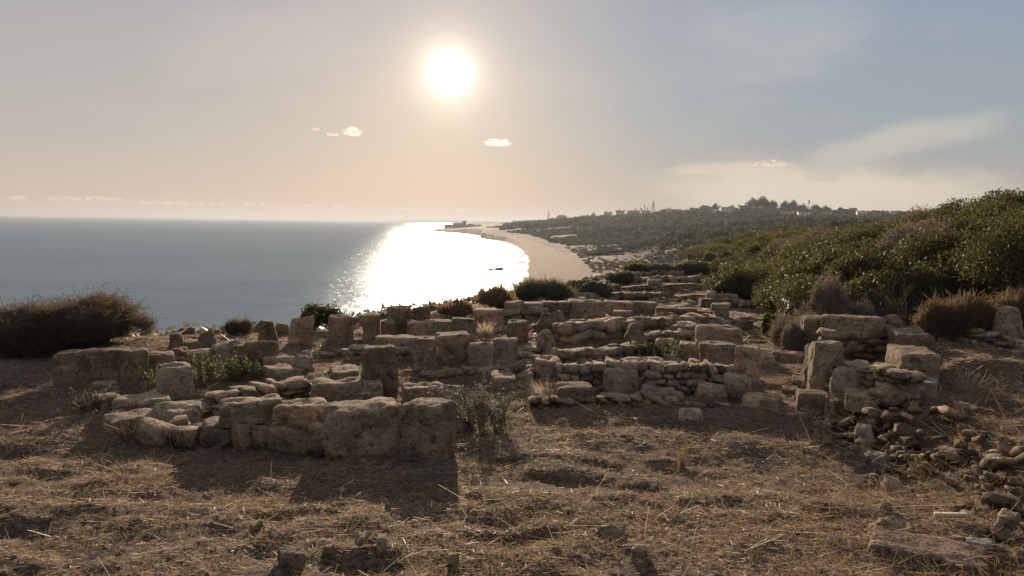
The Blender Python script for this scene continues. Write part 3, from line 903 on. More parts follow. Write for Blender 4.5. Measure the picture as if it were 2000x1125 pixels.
wallpx('low dark wall line behind the tall dark slab running right to the broad hazy block', 700, 682, 860, 678, 14, 18, thick=.35, course=.12, slen=.34, ragged=.4)
wallpx('low wall of the room in front of the three blocks set in line', 830, 735, 1010, 722, 10, 14, thick=.35, course=.1, slen=.28, ragged=.6)
wallpx('cross wall from the squat boulder back to the round topped stele', 1046, 748, 1062, 702, 22, 14, thick=.35, course=.11, slen=.24, ragged=.4)
wallpx('cross wall behind the widest block toward the pale pillar stub', 1330, 660, 1352, 628, 12, 10, thick=.4, course=.13, slen=.3, ragged=.5)
wallpx('hazy stone line between the far row and the big rounded boulder', 940, 648, 1060, 640, 12, 14, thick=.4, course=.13, slen=.3, ragged=.5)
wallpx('stone line left of the far row at the rim bushes', 840, 624, 930, 612, 10, 10, thick=.4, course=.13, slen=.3, ragged=.5)
wallpx('collapsed stones behind the long far row', 1050, 590, 1180, 586, 8, 10, thick=.5, course=.16, slen=.32, ragged=.6)
FW = 'far low walls of the excavated houses'
far_walls = [
    ('far wall under the pile of flat stones beside the path', 1366, 634, 1470, 640, 26, 20),
    ('far rubble line right of the pale square block', 1240, 640, 1392, 630, 24, 20),
    ('far wall just behind the long far row', 1150, 582, 1290, 580, 12, 12),
    ('far wall ending at the rounded boulder of the flat stone pile', 1282, 590, 1392, 584, 14, 14),
    ('far pile wall with flat stones topping the ruins by the path', 1370, 600, 1450, 598, 24, 16),
    ('far cross wall left of the ruins, nearest the olive grey bushes', 1120, 600, 1200, 566, 10, 8),
    ('far wall in the upper ruins catching light, left part', 1170, 567, 1300, 562, 12, 12),
    ('far wall in the upper ruins catching light, right part', 1296, 568, 1410, 566, 16, 14),
    ('upper far wall beside the reddish cube', 1300, 548, 1400, 552, 12, 12),
    ('upper far wall left of the reddish cube on the crest', 1200, 552, 1300, 546, 9, 9),
    ('uppermost far wall before the sandy plain', 1270, 532, 1392, 530, 8, 9),
    ('uppermost far wall below the rounded olive bush', 1230, 541, 1330, 536, 7, 7),
    ('far wall along the path under the brown bush', 1440, 574, 1500, 590, 10, 10),
    ('far cross wall running toward the pale pillar stub', 1300, 628, 1340, 600, 10, 10),
    ('stone scatter wall under the second far bush', 1420, 552, 1500, 556, 6, 6),
]
for lb, x0, y0, x1, y1, ha, hb in far_walls:
    wallpx(lb, x0, y0, x1, y1, ha, hb, thick=.55, course=.17, slen=.30, ragged=.8, group=FW, key=rnd.choice('nnd'))

# collapsed rubble bank on the right: a spill of stones down the terrace edge
bank = empty('rubble_bank', Vector((3.5, 6.0, 0)))
tag(bank, 'collapsed bank of tumbled field stones running down the right foreground', 'rubble bank')
bz = Vector((3.5, 6.0, 0))
rb = random.Random(5)
cnt = 0
while cnt < 296:
    Y = 3.3 + 5.1 * rb.random() ** 1.05
    e = 3.05 + .06 * (Y - 4)
    off = rb.gauss(.34, .30)
    if off < -.25 or off > 1.7: continue
    X = e + off
    big = rb.random() < .09
    s = rb.uniform(.045, .085) * (1.8 if big else 1)
    pil = max(0, .15 - abs(off - .55) * .25) * rb.random()
    z = h1(X, Y) - s * .04 + pil
    me = rb.choice((STV if rb.random() < .75 else STS)[rb.choice('nddddd')])
    link('stone', me, bank, (X - bz.x, Y - bz.y, z - bz.z), (rb.uniform(-.5, .5), rb.uniform(-.5, .5), rb.uniform(0, 6.3)), (s * rb.uniform(1.1, 2.1), s * rb.uniform(.8, 1.3), s * rb.uniform(.42, .75)))
    cnt += 1

# ------------------------------------------------------------------ vegetation
def leaf_quads(Cc, N, s, asp, rs, up=None):
    """rhombic leaves at centres Cc with normals N"""
    n = len(Cc)
    rv = rs.normal(size=(n, 3))
    if up is not None: rv = up + rv * .35
    U = rv - (rv * N).sum(1, keepdims=True) * N
    U /= np.linalg.norm(U, axis=1, keepdims=True) + 1e-9
    W = np.cross(N, U)
    sz = (s * rs.uniform(.6, 1.3, n))[:, None]
    a = Cc + U * sz; b = Cc + W * sz * asp; c = Cc - U * sz; d = Cc - W * sz * asp
    V = np.stack([a, b, c, d], 1).reshape(-1, 3)
    F = np.arange(4 * n).reshape(-1, 4)
    return V, F


def foliage_mesh(name, mt, n=4000, leaf=.05, asp=.45, lobes=14, seed=0, rx=1, ry=1, rz=1, spiky=0.0, dense=.35, flat=.0):
    """a dome of leaves of unit-ish size in uneven lobes"""
    rs = np.random.RandomState(seed)
    th_ = rs.uniform(0, 2 * math.pi, lobes); rr_ = np.sqrt(rs.uniform(0, 1, lobes)) * .72
    lc = np.stack([rr_ * np.cos(th_), rr_ * np.sin(th_), .18 + (1 - rr_ ** 2) * .50 * rs.uniform(.6, 1.15, lobes)], -1)
    lr = rs.uniform(.22, .40, lobes)
    k = rs.choice(lobes, n, p=lr ** 2 / (lr ** 2).sum())
    D = rs.normal(size=(n, 3)); D /= np.linalg.norm(D, axis=1, keepdims=True)
    rad_ = np.where(rs.uniform(size=n) < dense, rs.uniform(.3, .95, n), rs.uniform(.86, 1.1, n))
    rad_ = rad_ * (1 + .22 * vnoise(D * 2.3 + k[:, None], seed)) + spiky * np.clip(rs.normal(size=n), 0, 3) * (D[:, 2] > .1)
    P = lc[k] + D * (lr[k] * rad_)[:, None]
    P[:, 2] = np.abs(P[:, 2])
    P *= np.array([rx, ry, rz])
    N = D * .5 + rs.normal(size=(n, 3)) * .6
    N /= np.linalg.norm(N, axis=1, keepdims=True)
    V, F = leaf_quads(P, N, leaf, asp, rs)
    return mesh(name, V, F, mt)


def core_mesh(name, mt, rx, ry, rz, seed=0):
    Vv, Ff = rock_verts(6, (rx * 1.45, ry * 1.45, rz * .85), .8, .14, seed)
    Vv[:, 2] += rz * .40
    return mesh(name, Vv, Ff, mt, True)


def twig_mesh(name, mt, n=6000, length=.16, width=.005, seed=0, rx=1, ry=1, rz=1, upb=.4, lobes=17, hollow=.5, curl=.3):
    """outward pointing twigs and stalks filling a dome"""
    rs = np.random.RandomState(seed)
    th_ = rs.uniform(0, 2 * math.pi, lobes); rr_ = np.sqrt(rs.uniform(0, 1, lobes)) * .68
    lc = np.stack([rr_ * np.cos(th_), rr_ * np.sin(th_), .02 + (1 - rr_ ** 2) * .50 * rs.uniform(.3, 1.15, lobes)], -1)
    lr = rs.uniform(.20, .46, lobes) * (17 / lobes) ** .4
    k = rs.choice(lobes, n, p=lr ** 2 / (lr ** 2).sum())
    D = rs.normal(size=(n, 3)); D[:, 2] = np.where(D[:, 2] < -.3, -D[:, 2], D[:, 2]); D /= np.linalg.norm(D, axis=1, keepdims=True)
    rad_ = (hollow + (1.05 - hollow) * rs.uniform(size=n) ** .6) + .28 * np.clip(rs.normal(size=n), 0, 2.5) * (rs.uniform(size=n) < .5)
    bump_ = 1 + .25 * vnoise(D * 2.2 + k[:, None] * 3 + seed, seed) + .22 * vnoise(D * 6 + seed, seed)
    P = lc[k] + D * (rad_ * bump_ * lr[k])[:, None]
    P[:, 2] = np.abs(P[:, 2])
    P = P * np.array([rx, ry, rz])
    U = D * np.array([rx, ry, rz]) ** .3 + rs.normal(size=(n, 3)) * curl + np.array([0, 0, upb])
    U /= np.linalg.norm(U, axis=1, keepdims=True)
    W = np.cross(U, rs.normal(size=(n, 3))); W /= np.linalg.norm(W, axis=1, keepdims=True) + 1e-9
    ln = (length * rs.uniform(.5, 1.4, n))[:, None]
    a = P - U * ln * .5; b = P + U * ln * .5
    V = np.stack([a - W * width, a + W * width, b + W * width * .3, b - W * width * .3], 1).reshape(-1, 3)
    V[:, 2] = np.maximum(V[:, 2], -.05)
    return mesh(name, V, np.arange(4 * n).reshape(-1, 4), mt)


def stems_mesh(name, mt, n, h, spread, r0, seed=0, sub=3):
    """bare forked stems"""
    rs = random.Random(seed); V = []; F = []
    def seg(a, b, ra, rb_):
        d = (b - a).normalized(); s_ = d.orthogonal().normalized(); t_ = d.cross(s_)
        i = len(V)
        for p, r_ in ((a, ra), (b, rb_)):
            for q in range(3):
                an = q * 2.094
                V.append(tuple(p + (s_ * math.cos(an) + t_ * math.sin(an)) * r_))
        for q in range(3): F.append((i + q, i + (q + 1) % 3, i + 3 + (q + 1) % 3, i + 3 + q))
    def grow(p, d, l, r_, k):
        q = p + d * l
        seg(p, q, r_, r_ * .65)
        if k > 0:
            for _ in range(rs.choice((2, 2, 3))):
                dd = (d + Vector((rs.gauss(0, .38), rs.gauss(0, .38), rs.gauss(.1, .2)))).normalized()
                grow(q, dd, l * rs.uniform(.55, .8), r_ * .62, k - 1)
    for i in range(n):
        a_ = rs.uniform(0, 6.28)
        d = Vector((math.cos(a_) * spread, math.sin(a_) * spread, 1)).normalized()
        grow(Vector((math.cos(a_) * .03 * n * spread, math.sin(a_) * .03 * n * spread, -.03)), d, h * rs.uniform(.28, .42), r0, sub)
    return mesh(name, V, F, mt)


def put_bush(label, P, w_, d_, h_, kind='leaf', mt=None, n=3500, leaf=.035, name='bush', cat='bush', group=None, seed=1, stems=True, rz=0.0, **kw):
    root = empty(name, P, rz)
    tag(root, label, cat, group)
    if kind == 'leaf':
        link('foliage', foliage_mesh('foliage', mt or M_LEAF, n, leaf, kw.pop('asp', .45), kw.pop('lobes', 14), seed, w_ / 2, d_ / 2, h_, **kw), root)
        if stems: link('stems', stems_mesh('stems', M_BARK, 5, h_ * .8, .6, .02 * max(.4, h_), seed), root)
    else:
        link('twigs', twig_mesh('twigs', mt or M_DRY, n, leaf, kw.pop('width', .005), seed, w_ / 2, d_ / 2, h_, **kw), root)
        if stems: link('stems', stems_mesh('stems', M_BARK, 5, h_ * .8, .6, .015, seed), root)
    return root


def bushpx(label, x0, x1, yt, yb, **kw):
    for _ in range(14):                                  # keep the root on the plateau, not down the slope
        P = G((x0 + x1) / 2, yb)
        if sdist(np.array([P.x]), np.array([P.y]), plat)[0] > .25: break
        yb += 2
    k = ppm(P)
    w_ = (x1 - x0) * k; h_ = (yb - yt) * k
    d_ = kw.pop('depth', w_ * .8)
    u = Vector((P.x, P.y, 0)).normalized()
    P = P + u * min(d_ * .35, .5)
    return put_bush(label, P, w_, d_, h_, **kw)


# evergreen bushes covering the slope on the right
SLOPE = 'evergreen bushes covering the right slope'
variants = []
for i in range(6):
    variants.append((foliage_mesh('foliage', (M_LEAF, M_LEAF, M_LEAF_B, M_LEAF, M_DRYG, M_LEAF)[i], 14000, .030, .5, 24, 50 + i, 1.0, 1.0, 1.0, spiky=.10, dense=.25),
                     core_mesh('inner_growth', M_LEAF if i != 4 else M_DRY, .9, .9, .82, 60 + i),
                     stems_mesh('stems', M_BARK, 6, .8, .6, .02, 70 + i)))
rs_ = random.Random(3)
bsp = []
Y = 14.2
while Y < 62:
    x0 = 5.9 + .2 * (Y - 15)
    X = x0 + (.1 if Y < 20 else .5) + rs_.uniform(0, .4)
    stp = 1.28 + .03 * (Y - 14)
    while X < Y * .82 + 3 and X < x0 + (14 if Y < 30 else 22):
        bsp.append((X + rs_.uniform(-.35, .35), Y + rs_.uniform(-.35, .35), X - x0))
        X += stp * rs_.uniform(.85, 1.2)
    Y += stp * .92
for i, (X, Y, e) in enumerate(bsp):
    v = rs_.choice((0, 1, 3, 5, 0, 1, 3, 5, 2, 0, 1, 3, 5, 0, 1, 3, 5, 2, 4))
    root = empty('evergreen_bush', (X, Y, h1(X, Y) - .05), rs_.uniform(0, 6.28))
    s = rs_.uniform(.95, 1.25) * (1 + .012 * (Y - 14)); hh = rs_.uniform(.85, 1.25) * (.75 if e < 1.3 else 1) * (1.10 if Y < 24 else .97)
    tag(root, 'dense evergreen bush merged with its neighbours on the right slope', 'bush', SLOPE)
    fo = link('foliage', variants[v][0], root, scale=(s, s, hh))
    link('inner_growth', variants[v][1], root, scale=(s, s, hh))
    link('stems', variants[v][2], root, scale=(s, s, hh))

put_bush('tall glossy bush with bright leaves at the right edge of the view', Vector((*flat_at(1985, 640, .3), .45)) , 2.4, 2.0, 2.0, mt=M_LEAF, n=18000, leaf=.030, seed=91, lobes=22)
# dry and grey brush in front of the slope
bushpx('greyish dry bush hugging the foot of the green slope left of the gateway slab', 1488, 1630, 605, 686, kind='twig', mt=M_DRYG, n=13000, leaf=.14, width=.0045, seed=4, hollow=.0, curl=.6, upb=.5, lobes=34)
bushpx('grey brown dry bush behind the right rubble wall', 1545, 1715, 560, 668, kind='twig', mt=M_DRYG, n=26000, leaf=.085, width=.006, seed=5, hollow=.2, curl=.8, upb=.35, lobes=38)
bushpx('smaller grey brown bush right behind the lintel block', 1650, 1770, 565, 655, kind='twig', mt=M_DRYG, n=15000, leaf=.08, width=.006, seed=6, hollow=.2, curl=.8, upb=.35, lobes=30)
bushpx('brown drooping brush above the far right wall', 1785, 1945, 565, 668, kind='twig', mt=M_DRY, n=16000, leaf=.13, width=.006, seed=7, hollow=.2, curl=.5, upb=.35, lobes=30)
bushpx('brown brush behind the upright trapezoid block at the right edge', 1900, 2080, 550, 664, kind='twig', mt=M_DRY, n=16000, leaf=.12, width=.006, seed=8, hollow=.2, curl=.6, upb=.35, lobes=30)
bushpx('low spreading grey brush at the left foot of the right rubble wall', 1520, 1580, 630, 694, kind='twig', mt=M_DRYG, n=9000, leaf=.08, width=.006, seed=41, hollow=.2, curl=.9, upb=.2)
bushpx('taller feathery grey brush between the two rounder dry bushes', 1575, 1650, 535, 664, kind='twig', mt=M_DRYG, n=14000, leaf=.09, width=.006, seed=42, hollow=.2, curl=.8, upb=.3)
bushpx('feathery brown brush right behind the rounded stone of the lintel wall', 1700, 1790, 580, 662, kind='twig', mt=M_DRY, n=9000, leaf=.10, width=.006, seed=43, hollow=.2, curl=.7, upb=.3)
bushpx('yellowish grass brush between the two brown ones at the far right', 1870, 1960, 585, 668, kind='twig', mt=M_DRY, n=9000, leaf=.14, width=.005, seed=44, hollow=.2, curl=.4, upb=.5)
bushpx('grey twiggy bush in the notch between the two green ridges', 1480, 1530, 500, 545, kind='twig', mt=M_DRYG, n=6000, leaf=.16, width=.014, seed=9, hollow=.3, curl=.9, upb=.1)
bushpx('yellow green bush sprouting at the foot of the green slope', 1486, 1530, 610, 668, mt=M_LEAF_B, n=4500, leaf=.035, seed=10)
P = G(1784, 668); o = link('dead_shrub', stems_mesh('dead_shrub', M_DRYG, 3, 1.15, .35, .011, 12, 4), loc=P)
tag(o, 'bare dead forked shrub between the lintel wall and the far right wall', 'dead shrub')
# left side brush on the rim
for lb, P_, w_, d_, h_, sd_ in (('largest dark brown thicket on the left rim, its rounded right end above the sea', flat_at(150, 693, 0), 2.25, 2.2, .80, 21),
                                ('dark brown thicket at the left edge of the view', flat_at(30, 697, 0), 2.6, 2.4, .80, 22),
                                ('outer dark thicket beyond the left edge', flat_at(-170, 705, 0), 2.6, 2.4, .82, 23)):
    Pv = Vector((P_[0], P_[1], h1(*P_)))
    u = Vector((Pv.x, Pv.y, 0)).normalized(); Pv += u * .9
    root = put_bush(lb, Pv, w_, d_, h_, kind='twig', mt=M_BROOM, n=42000, leaf=.12, width=.0045, seed=sd_, hollow=.55, curl=.75, upb=.0)
    link('inner_growth', core_mesh('inner_growth', M_BROOM, w_ / 2 * .9, d_ / 2 * .9, h_ * .9, sd_), root)
bushpx('low dark green bush on the rim left of the standing blocks', 572, 672, 597, 640, mt=M_LEAF, n=6000, leaf=.028, seed=24, spiky=.1)
bushpx('small brown twiggy bush on the rim left of the standing stones', 434, 500, 624, 654, kind='twig', mt=M_BROOM, n=2600, leaf=.14, width=.004, seed=25, hollow=.1, curl=.5)
for i, (a, b_, c_, d_) in enumerate(((290, 322, 628, 656), (318, 352, 620, 656), (365, 378, 634, 655))):
    P = G((a + b_) / 2, d_); k = ppm(P)
    o = link('bare_twigs', stems_mesh('bare_twigs', M_DRY, 4 if i < 2 else 1, (d_ - c_) * k * 1.2, .45, .0065, 30 + i, 3), loc=P)
    tag(o, ('leftmost bare twig tuft on the rim beside the dark thicket', 'taller reddish bare twig tuft on the rim against the sea', 'single thin bare twig on the rim')[i], 'twig tuft')
bushpx('russet backlit shrub on the rim against the glitter, lower left one', 845, 935, 582, 622, kind='twig', mt=M_RED, n=3400, leaf=.10, width=.013, lobes=24, seed=26, hollow=.1, curl=.5, upb=.7)
bushpx('russet backlit shrub on the rim against the glitter, right and taller', 915, 1015, 550, 610, kind='twig', mt=M_RED, n=3600, leaf=.13, width=.016, lobes=28, seed=27, hollow=.05, curl=.45, upb=.8)
bushpx('dark feathery bush at the rim in front of the beach', 995, 1118, 548, 592, kind='twig', mt=M_LEAF_O, n=16000, leaf=.22, width=.008, seed=28, hollow=.2, curl=.35, upb=.5)
bushpx('olive grey brush right of the feathery bush at the rim', 1100, 1200, 545, 586, mt=M_LEAF_O, n=8000, leaf=.05, seed=29)
bushpx('olive bush on the rim before the dunes', 1180, 1250, 530, 556, mt=M_LEAF_O, n=6000, leaf=.06, seed=31)
bushpx('rounded green bush beyond the uppermost far wall', 1262, 1320, 516, 536, mt=M_LEAF_O, n=5000, leaf=.07, seed=32, lobes=26)
bushpx('brownish bush beyond the uppermost far wall', 1312, 1402, 512, 536, mt=M_LEAF_O, n=7000, leaf=.07, seed=33, lobes=30)
bushpx('reddish brown bush left of the far green ridge', 1372, 1440, 492, 530, mt=M_LEAF_O, n=7000, leaf=.08, seed=34)
bushpx('green mound bush beyond the far walls, left of the rounded one', 1205, 1282, 516, 536, mt=M_LEAF_G, n=5000, leaf=.08, seed=35)


# herbs
def herb(label, x0, x1, yt, yb, n, mt, leaf, seed, group=None, cat='plant', name='herb', lean=.35, perstem=46):
    P = G((x0 + x1) / 2, yb); k = ppm(P); w_ = (x1 - x0) * k; h_ = (yb - yt) * k
    rs = np.random.RandomState(seed); root = empty(name, P); tag(root, label, cat, group)
    Cc = []; N = []; SV = []; SF = []
    for i in range(n):
        bx, by = rs.uniform(-.5, .5) * w_, rs.uniform(-.25, .35) * w_ * .7
        hh = h_ * rs.uniform(.55, 1.05); lx, ly = rs.normal(0, lean, 2) * hh * .5
        t = rs.uniform(.12, 1, perstem)
        wdt = .10 * hh * (1.15 - t) + .02 * h_
        a_ = rs.uniform(0, 6.28, perstem)
        Cc.append(np.stack([bx + lx * t ** 1.6 + np.cos(a_) * wdt, by + ly * t ** 1.6 + np.sin(a_) * wdt, hh * t], -1))
        N.append(np.stack([np.cos(a_) * .6, np.sin(a_) * .6, np.ones(perstem)], -1) + rs.normal(size=(perstem, 3)) * .4)
        q = len(SV)
        for tt in (0, .5, 1):
            x, y, z = bx + lx * tt ** 1.6, by + ly * tt ** 1.6, hh * tt - .02
            SV += [(x - .003, y, z), (x + .003, y, z)]
        SF += [(q, q + 1, q + 3, q + 2), (q + 2, q + 3, q + 5, q + 4)]
    Cc = np.concatenate(Cc); N = np.concatenate(N); N /= np.linalg.norm(N, axis=1, keepdims=True)
    V, F = leaf_quads(Cc, N, leaf, .4, rs)
    link('leaves', mesh('leaves', V, F, mt), root)
    link('stalks', mesh('stalks', SV, SF, M_BARK), root)
    return root


herb('bright green herbs filling the left enclosure, the big middle clump', 370, 480, 686, 748, 34, M_LEAF_G, .024, 1)
herb('green herbs at the right end of the left enclosure', 470, 525, 700, 740, 12, M_LEAF_G, .02, 2)
herb('green herbs left of the cracked pale block', 284, 330, 708, 764, 12, M_LEAF_G, .022, 3)
herb('green plant between the irregular standing stone and the pitted square block', 1226, 1322, 664, 706, 22, M_LEAF_G, .03, 4)
herb('leafy shrub with glinting leaves right of the upright corner block', 892, 995, 748, 838, 60, M_LEAF_O, .010, 5, lean=1.1, perstem=150)
herb('weedy tuft at the left end of the near ruins', 140, 192, 756, 806, 16, M_LEAF_O, .018, 6, lean=.6)


def tuft(label, x0, x1, yt, yb, n, mt, wd, seed, cat='grass tuft'):
    P = G((x0 + x1) / 2, yb); k = ppm(P); w_ = (x1 - x0) * k; h_ = (yb - yt) * k
    rs = np.random.RandomState(seed)
    b = np.stack([rs.normal(0, w_ * .12, n), rs.normal(0, w_ * .12, n), np.full(n, -.01)], -1)
    t = b * 1 + np.stack([rs.normal(0, w_ * .3, n), rs.normal(0, w_ * .3, n), h_ * rs.uniform(.4, 1.05, n)], -1)
    V = np.stack([b - [wd, 0, 0], b + [wd, 0, 0], t + [wd * .3, 0, 0], t - [wd * .3, 0, 0]], 1).reshape(-1, 3)
    o = link('grass_tuft', mesh('grass_tuft', V, np.arange(4 * n).reshape(-1, 4), mt), loc=P)
    return tag(o, label, cat)


tuft('small dry reddish tuft standing alone in the right foreground straw', 1316, 1346, 852, 916, 70, M_DRY, .0016, 1)
tuft('pale dry grass tuft between the hazy middle blocks', 930, 966, 626, 656, 120, M_STRAW, .004, 2)
tuft('dry orange grass at the foot of the rubble bank', 1770, 1820, 890, 930, 90, M_BROOM, .0018, 3)
tuft('dry grass fringe under the squat boulder', 1030, 1110, 742, 776, 260, M_STRAW, .0025, 4)
tuft('dry straw heads on the right terrace', 1840, 1930, 720, 760, 90, M_STRAW, .0018, 5)
tuft('dark matted tuft at the left foreground edge of the shaded area', 190, 330, 820, 850, 200, M_BROOM, .0025, 6)

# ------------------------------------------------------------------ far woods and scrub
def clumps(name, pts, sizes, mt, label, cat, per=40, leaf=.28, seed=0, flat=.8, core=True):
    """many crowns joined as one uncountable mass"""
    rs = np.random.RandomState(seed)
    n = len(pts); pts = np.asarray(pts); sizes = np.asarray(sizes)
    D = rs.normal(size=(n, per, 3)); D[..., 2] = np.abs(D[..., 2]) * 1.0; D /= np.linalg.norm(D, axis=2, keepdims=True)
    rad_ = sizes[:, None] * (.78 + .34 * rs.uniform(size=(n, per)))
    P = pts[:, None, :] + D * rad_[..., None] * np.array([1, 1, flat])
    N = (D * .8 + rs.normal(size=(n, per, 3)) * .5); N /= np.linalg.norm(N, axis=2, keepdims=True)
    P = P.reshape(-1, 3); N = N.reshape(-1, 3)
    V, F = leaf_quads(P, N, 1.0, .6, rs)
    sc_ = np.repeat(np.repeat(sizes * leaf, per), 4)[:, None]
    V = np.repeat(P, 4, 0) + (V - np.repeat(P, 4, 0)) * sc_
    if core:
        CV, CF = BG[2]
        cv = CV / np.linalg.norm(CV, axis=1, keepdims=True)
        m_ = len(cv)
        cvs = pts[:, None, :] + cv[None] * (sizes * .82)[:, None, None] * np.array([1, 1, flat]) * (1 + .15 * rs.normal(size=(n, m_, 1)))
        CFs = (CF[None] + (np.arange(n) * m_)[:, None, None]).reshape(-1, 4) + len(V)
        V = np.concatenate([V, cvs.reshape(-1, 3)]); F = np.concatenate([F, CFs])
    o = link(name, mesh(name, V, F, mt))
    return tag(o, label, cat, kind='stuff')


def scatter(n, x0, x1, D0, D1, cond, seed):
    rs = np.random.RandomState(seed)
    px = rs.uniform(x0, x1, n); D = np.exp(rs.uniform(math.log(D0), math.log(D1), n))
    a = np.array([math.atan2(ray(p, 440).x, ray(p, 440).y) for p in px])
    X, Y = D * np.sin(a), D * np.cos(a)
    sd_, pd_ = sdist(X, Y, shore), sdist(X, Y, plat)
    k = cond(px, D, sd_, pd_, n2(X, Y, .02, 3, seed), rs.uniform(size=n))
    X, Y, D = X[k], Y[k], D[k]
    return np.stack([X, Y, H(X, Y)], -1), D


Pw, Dw = scatter(9000, 1130, 2200, 230, 900, lambda px, D, s, p, n_, u: (p < -30) & (D > 600 - (px - 1150) * 1.6) & (s > 60) & ((n_ > -.35) | (D > 500)), 1)
sz = np.random.RandomState(2).uniform(2.4, 5.2, len(Pw)) * (.6 + Dw / 900)
clumps('wood', Pw, sz, M_WOODS, 'dark rounded evergreen wood covering the hills behind the dunes', 'woodland', 34, .22, 3, .75)
Pw, Dw = scatter(5200, 985, 2200, 850, 2600, lambda px, D, s, p, n_, u: (s > 50) & (D < 1500 + (px < 1120) * 1100), 4)
sz = np.random.RandomState(5).uniform(2.8, 6.0, len(Pw))
clumps('village_trees', Pw, sz, M_WOODS, 'hazy mass of trees between the houses of the far village', 'woodland', 20, .30, 6, .8)
Pw, Dw = scatter(1500, 740, 1050, 2800, 9000, lambda px, D, s, p, n_, u: (s > 20), 7)
clumps('coast_trees', Pw, np.random.RandomState(8).uniform(4, 9, len(Pw)), M_WOODS, 'thin line of trees on the farthest coast', 'woodland', 10, .4, 9, .7)

M_OLIVE = leaf_mat('dune_scrub_leaves', (.075, .062, .040), (.13, .105, .07), (.14, .11, .06), .8)
Pw, Dw = scatter(21000, 1020, 1700, 60, 600, lambda px, D, s, p, n_, u: (p < -5) & (s > 25) & ((n_ + .5 * (u - .5) > -.12) | (u < .12)) & (D < 700 - (px > 1250) * 60), 10)
clumps('dune_scrub', Pw, np.random.RandomState(11).uniform(.3, 1.1, len(Pw)), M_OLIVE, 'low dark scrub dotting the sandy plain behind the beach', 'scrub', 14, .34, 12, .6)
Pw, Dw = scatter(15000, 930, 1420, 380, 1150, lambda px, D, s, p, n_, u: (s > 22) & ((s > 30) | (D > 560)) & (n_ > -.5), 30)
clumps('coastal_scrub', Pw, np.random.RandomState(31).uniform(.9, 2.4, len(Pw)), M_WOODS, 'grey green scrub between the beach and the village', 'scrub', 14, .34, 32, .6)
Pw, Dw = scatter(3000, -200, 1500, 12, 70, lambda px, D, s, p, n_, u: (p < -1.5) & (p > -26), 13)
clumps('cliff_scrub', Pw, np.random.RandomState(14).uniform(.3, .6, len(Pw)), M_LEAF_O, 'grey green scrub on the slope below the plateau rim', 'scrub', 30, .2, 15, .6)


# ------------------------------------------------------------------ single trees on the skyline
def crown_tree(label, px, D, wpx, hpx, mt=None, group=None, sink=0.0, seed=1, name='broadleaf_tree', cat='tree'):
    P = at(px, D); k = ppm(P); w_, h_ = wpx * k, hpx * k
    P.z -= sink
    root = empty(name, P); tag(root, label, cat, group)
    me = foliage_mesh('crown', mt or M_WOODS, 1500, max(.25, w_ * .045), .6, 11, seed, w_ / 2, w_ / 2, h_ * .92)
    link('crown', me, root, loc=(0, 0, h_ * .12))
    link('trunk', stems_mesh('trunk', M_BARK, 1, h_ * .9, .1, w_ * .03, seed, 2), root)
    return root


def pine(label, px, D, wpx, hpx, seed):
    """tiered star shaped conifer"""
    P = at(px, D); k = ppm(P); w_, h_ = wpx * k, hpx * k
    root = empty('conifer', P); tag(root, label, 'tree')
    rs = np.random.RandomState(seed); Cc = []; N = []
    for t in np.linspace(.12, .97, 13):
        r_ = w_ / 2 * (1 - t) ** .8
        for a_ in np.linspace(0, 2 * math.pi, 8)[:-1] + rs.uniform(0, 1):
            m_ = 7
            q = np.linspace(.1, 1, m_)
            Cc.append(np.stack([np.cos(a_) * r_ * q, np.sin(a_) * r_ * q, h_ * t + .04 * h_ * q ** 2 + rs.normal(0, .006 * h_, m_)], -1))
            N.append(np.stack([np.zeros(m_), np.zeros(m_), np.ones(m_)], -1) + rs.normal(size=(m_, 3)) * .5)
    Cc = np.concatenate(Cc); N = np.concatenate(N); N /= np.linalg.norm(N, axis=1, keepdims=True)
    V, F = leaf_quads(Cc, N, h_ * .030, .5, rs)
    link('branches', mesh('branches', V, F, M_WOODS), root)
    Vt = []; Ft = []
    for j, (z, r_) in enumerate(((-1, h_ * .02), (h_, h_ * .003))):
        for q in range(5): Vt.append((math.cos(q * 1.2566) * r_, math.sin(q * 1.2566) * r_, z))
    Ft = [(q, (q + 1) % 5, 5 + (q + 1) % 5, 5 + q) for q in range(5)]
    link('trunk', mesh('trunk', Vt, Ft, M_BARK), root)


def palm(label, px, D, wpx, hpx, seed, group=None):
    P = at(px, D); k = ppm(P); w_, h_ = wpx * k, hpx * k
    root = empty('palm_tree', P); tag(root, label, 'palm tree', group)
    rs = np.random.RandomState(seed); V = []; F = []
    for i in range(26):
        a_ = rs.uniform(0, 6.28); e = rs.uniform(-.5, 1.2); L_ = w_ * .55
        pts_ = []
        for t in np.linspace(0, 1, 5):
            r_ = L_ * t * math.cos(e) ; z = h_ * .86 + L_ * t * math.sin(e) - L_ * .45 * t * t
            pts_.append((math.cos(a_) * r_, math.sin(a_) * r_, z))
        sx, sy = -math.sin(a_) * L_ * .10, math.cos(a_) * L_ * .10
        q0 = len(V)
        for t, p in zip(np.linspace(0, 1, 5), pts_):
            f = math.sin(math.pi * (t * .9 + .08))
            V += [(p[0] - sx * f, p[1] - sy * f, p[2]), (p[0] + sx * f, p[1] + sy * f, p[2])]
        for j in range(4): F.append((q0 + 2 * j, q0 + 2 * j + 1, q0 + 2 * j + 3, q0 + 2 * j + 2))
    link('fronds', mesh('fronds', V, F, M_WOODS), root)
    Vt = []
    for z, r_ in ((-1, h_ * .035), (h_ * .88, h_ * .028)):
        for q in range(6): Vt.append((math.cos(q * 1.047) * r_, math.sin(q * 1.047) * r_, z))
    link('trunk', mesh('trunk', Vt, [(q, (q + 1) % 6, 6 + (q + 1) % 6, 6 + q) for q in range(6)], M_BARK), root)


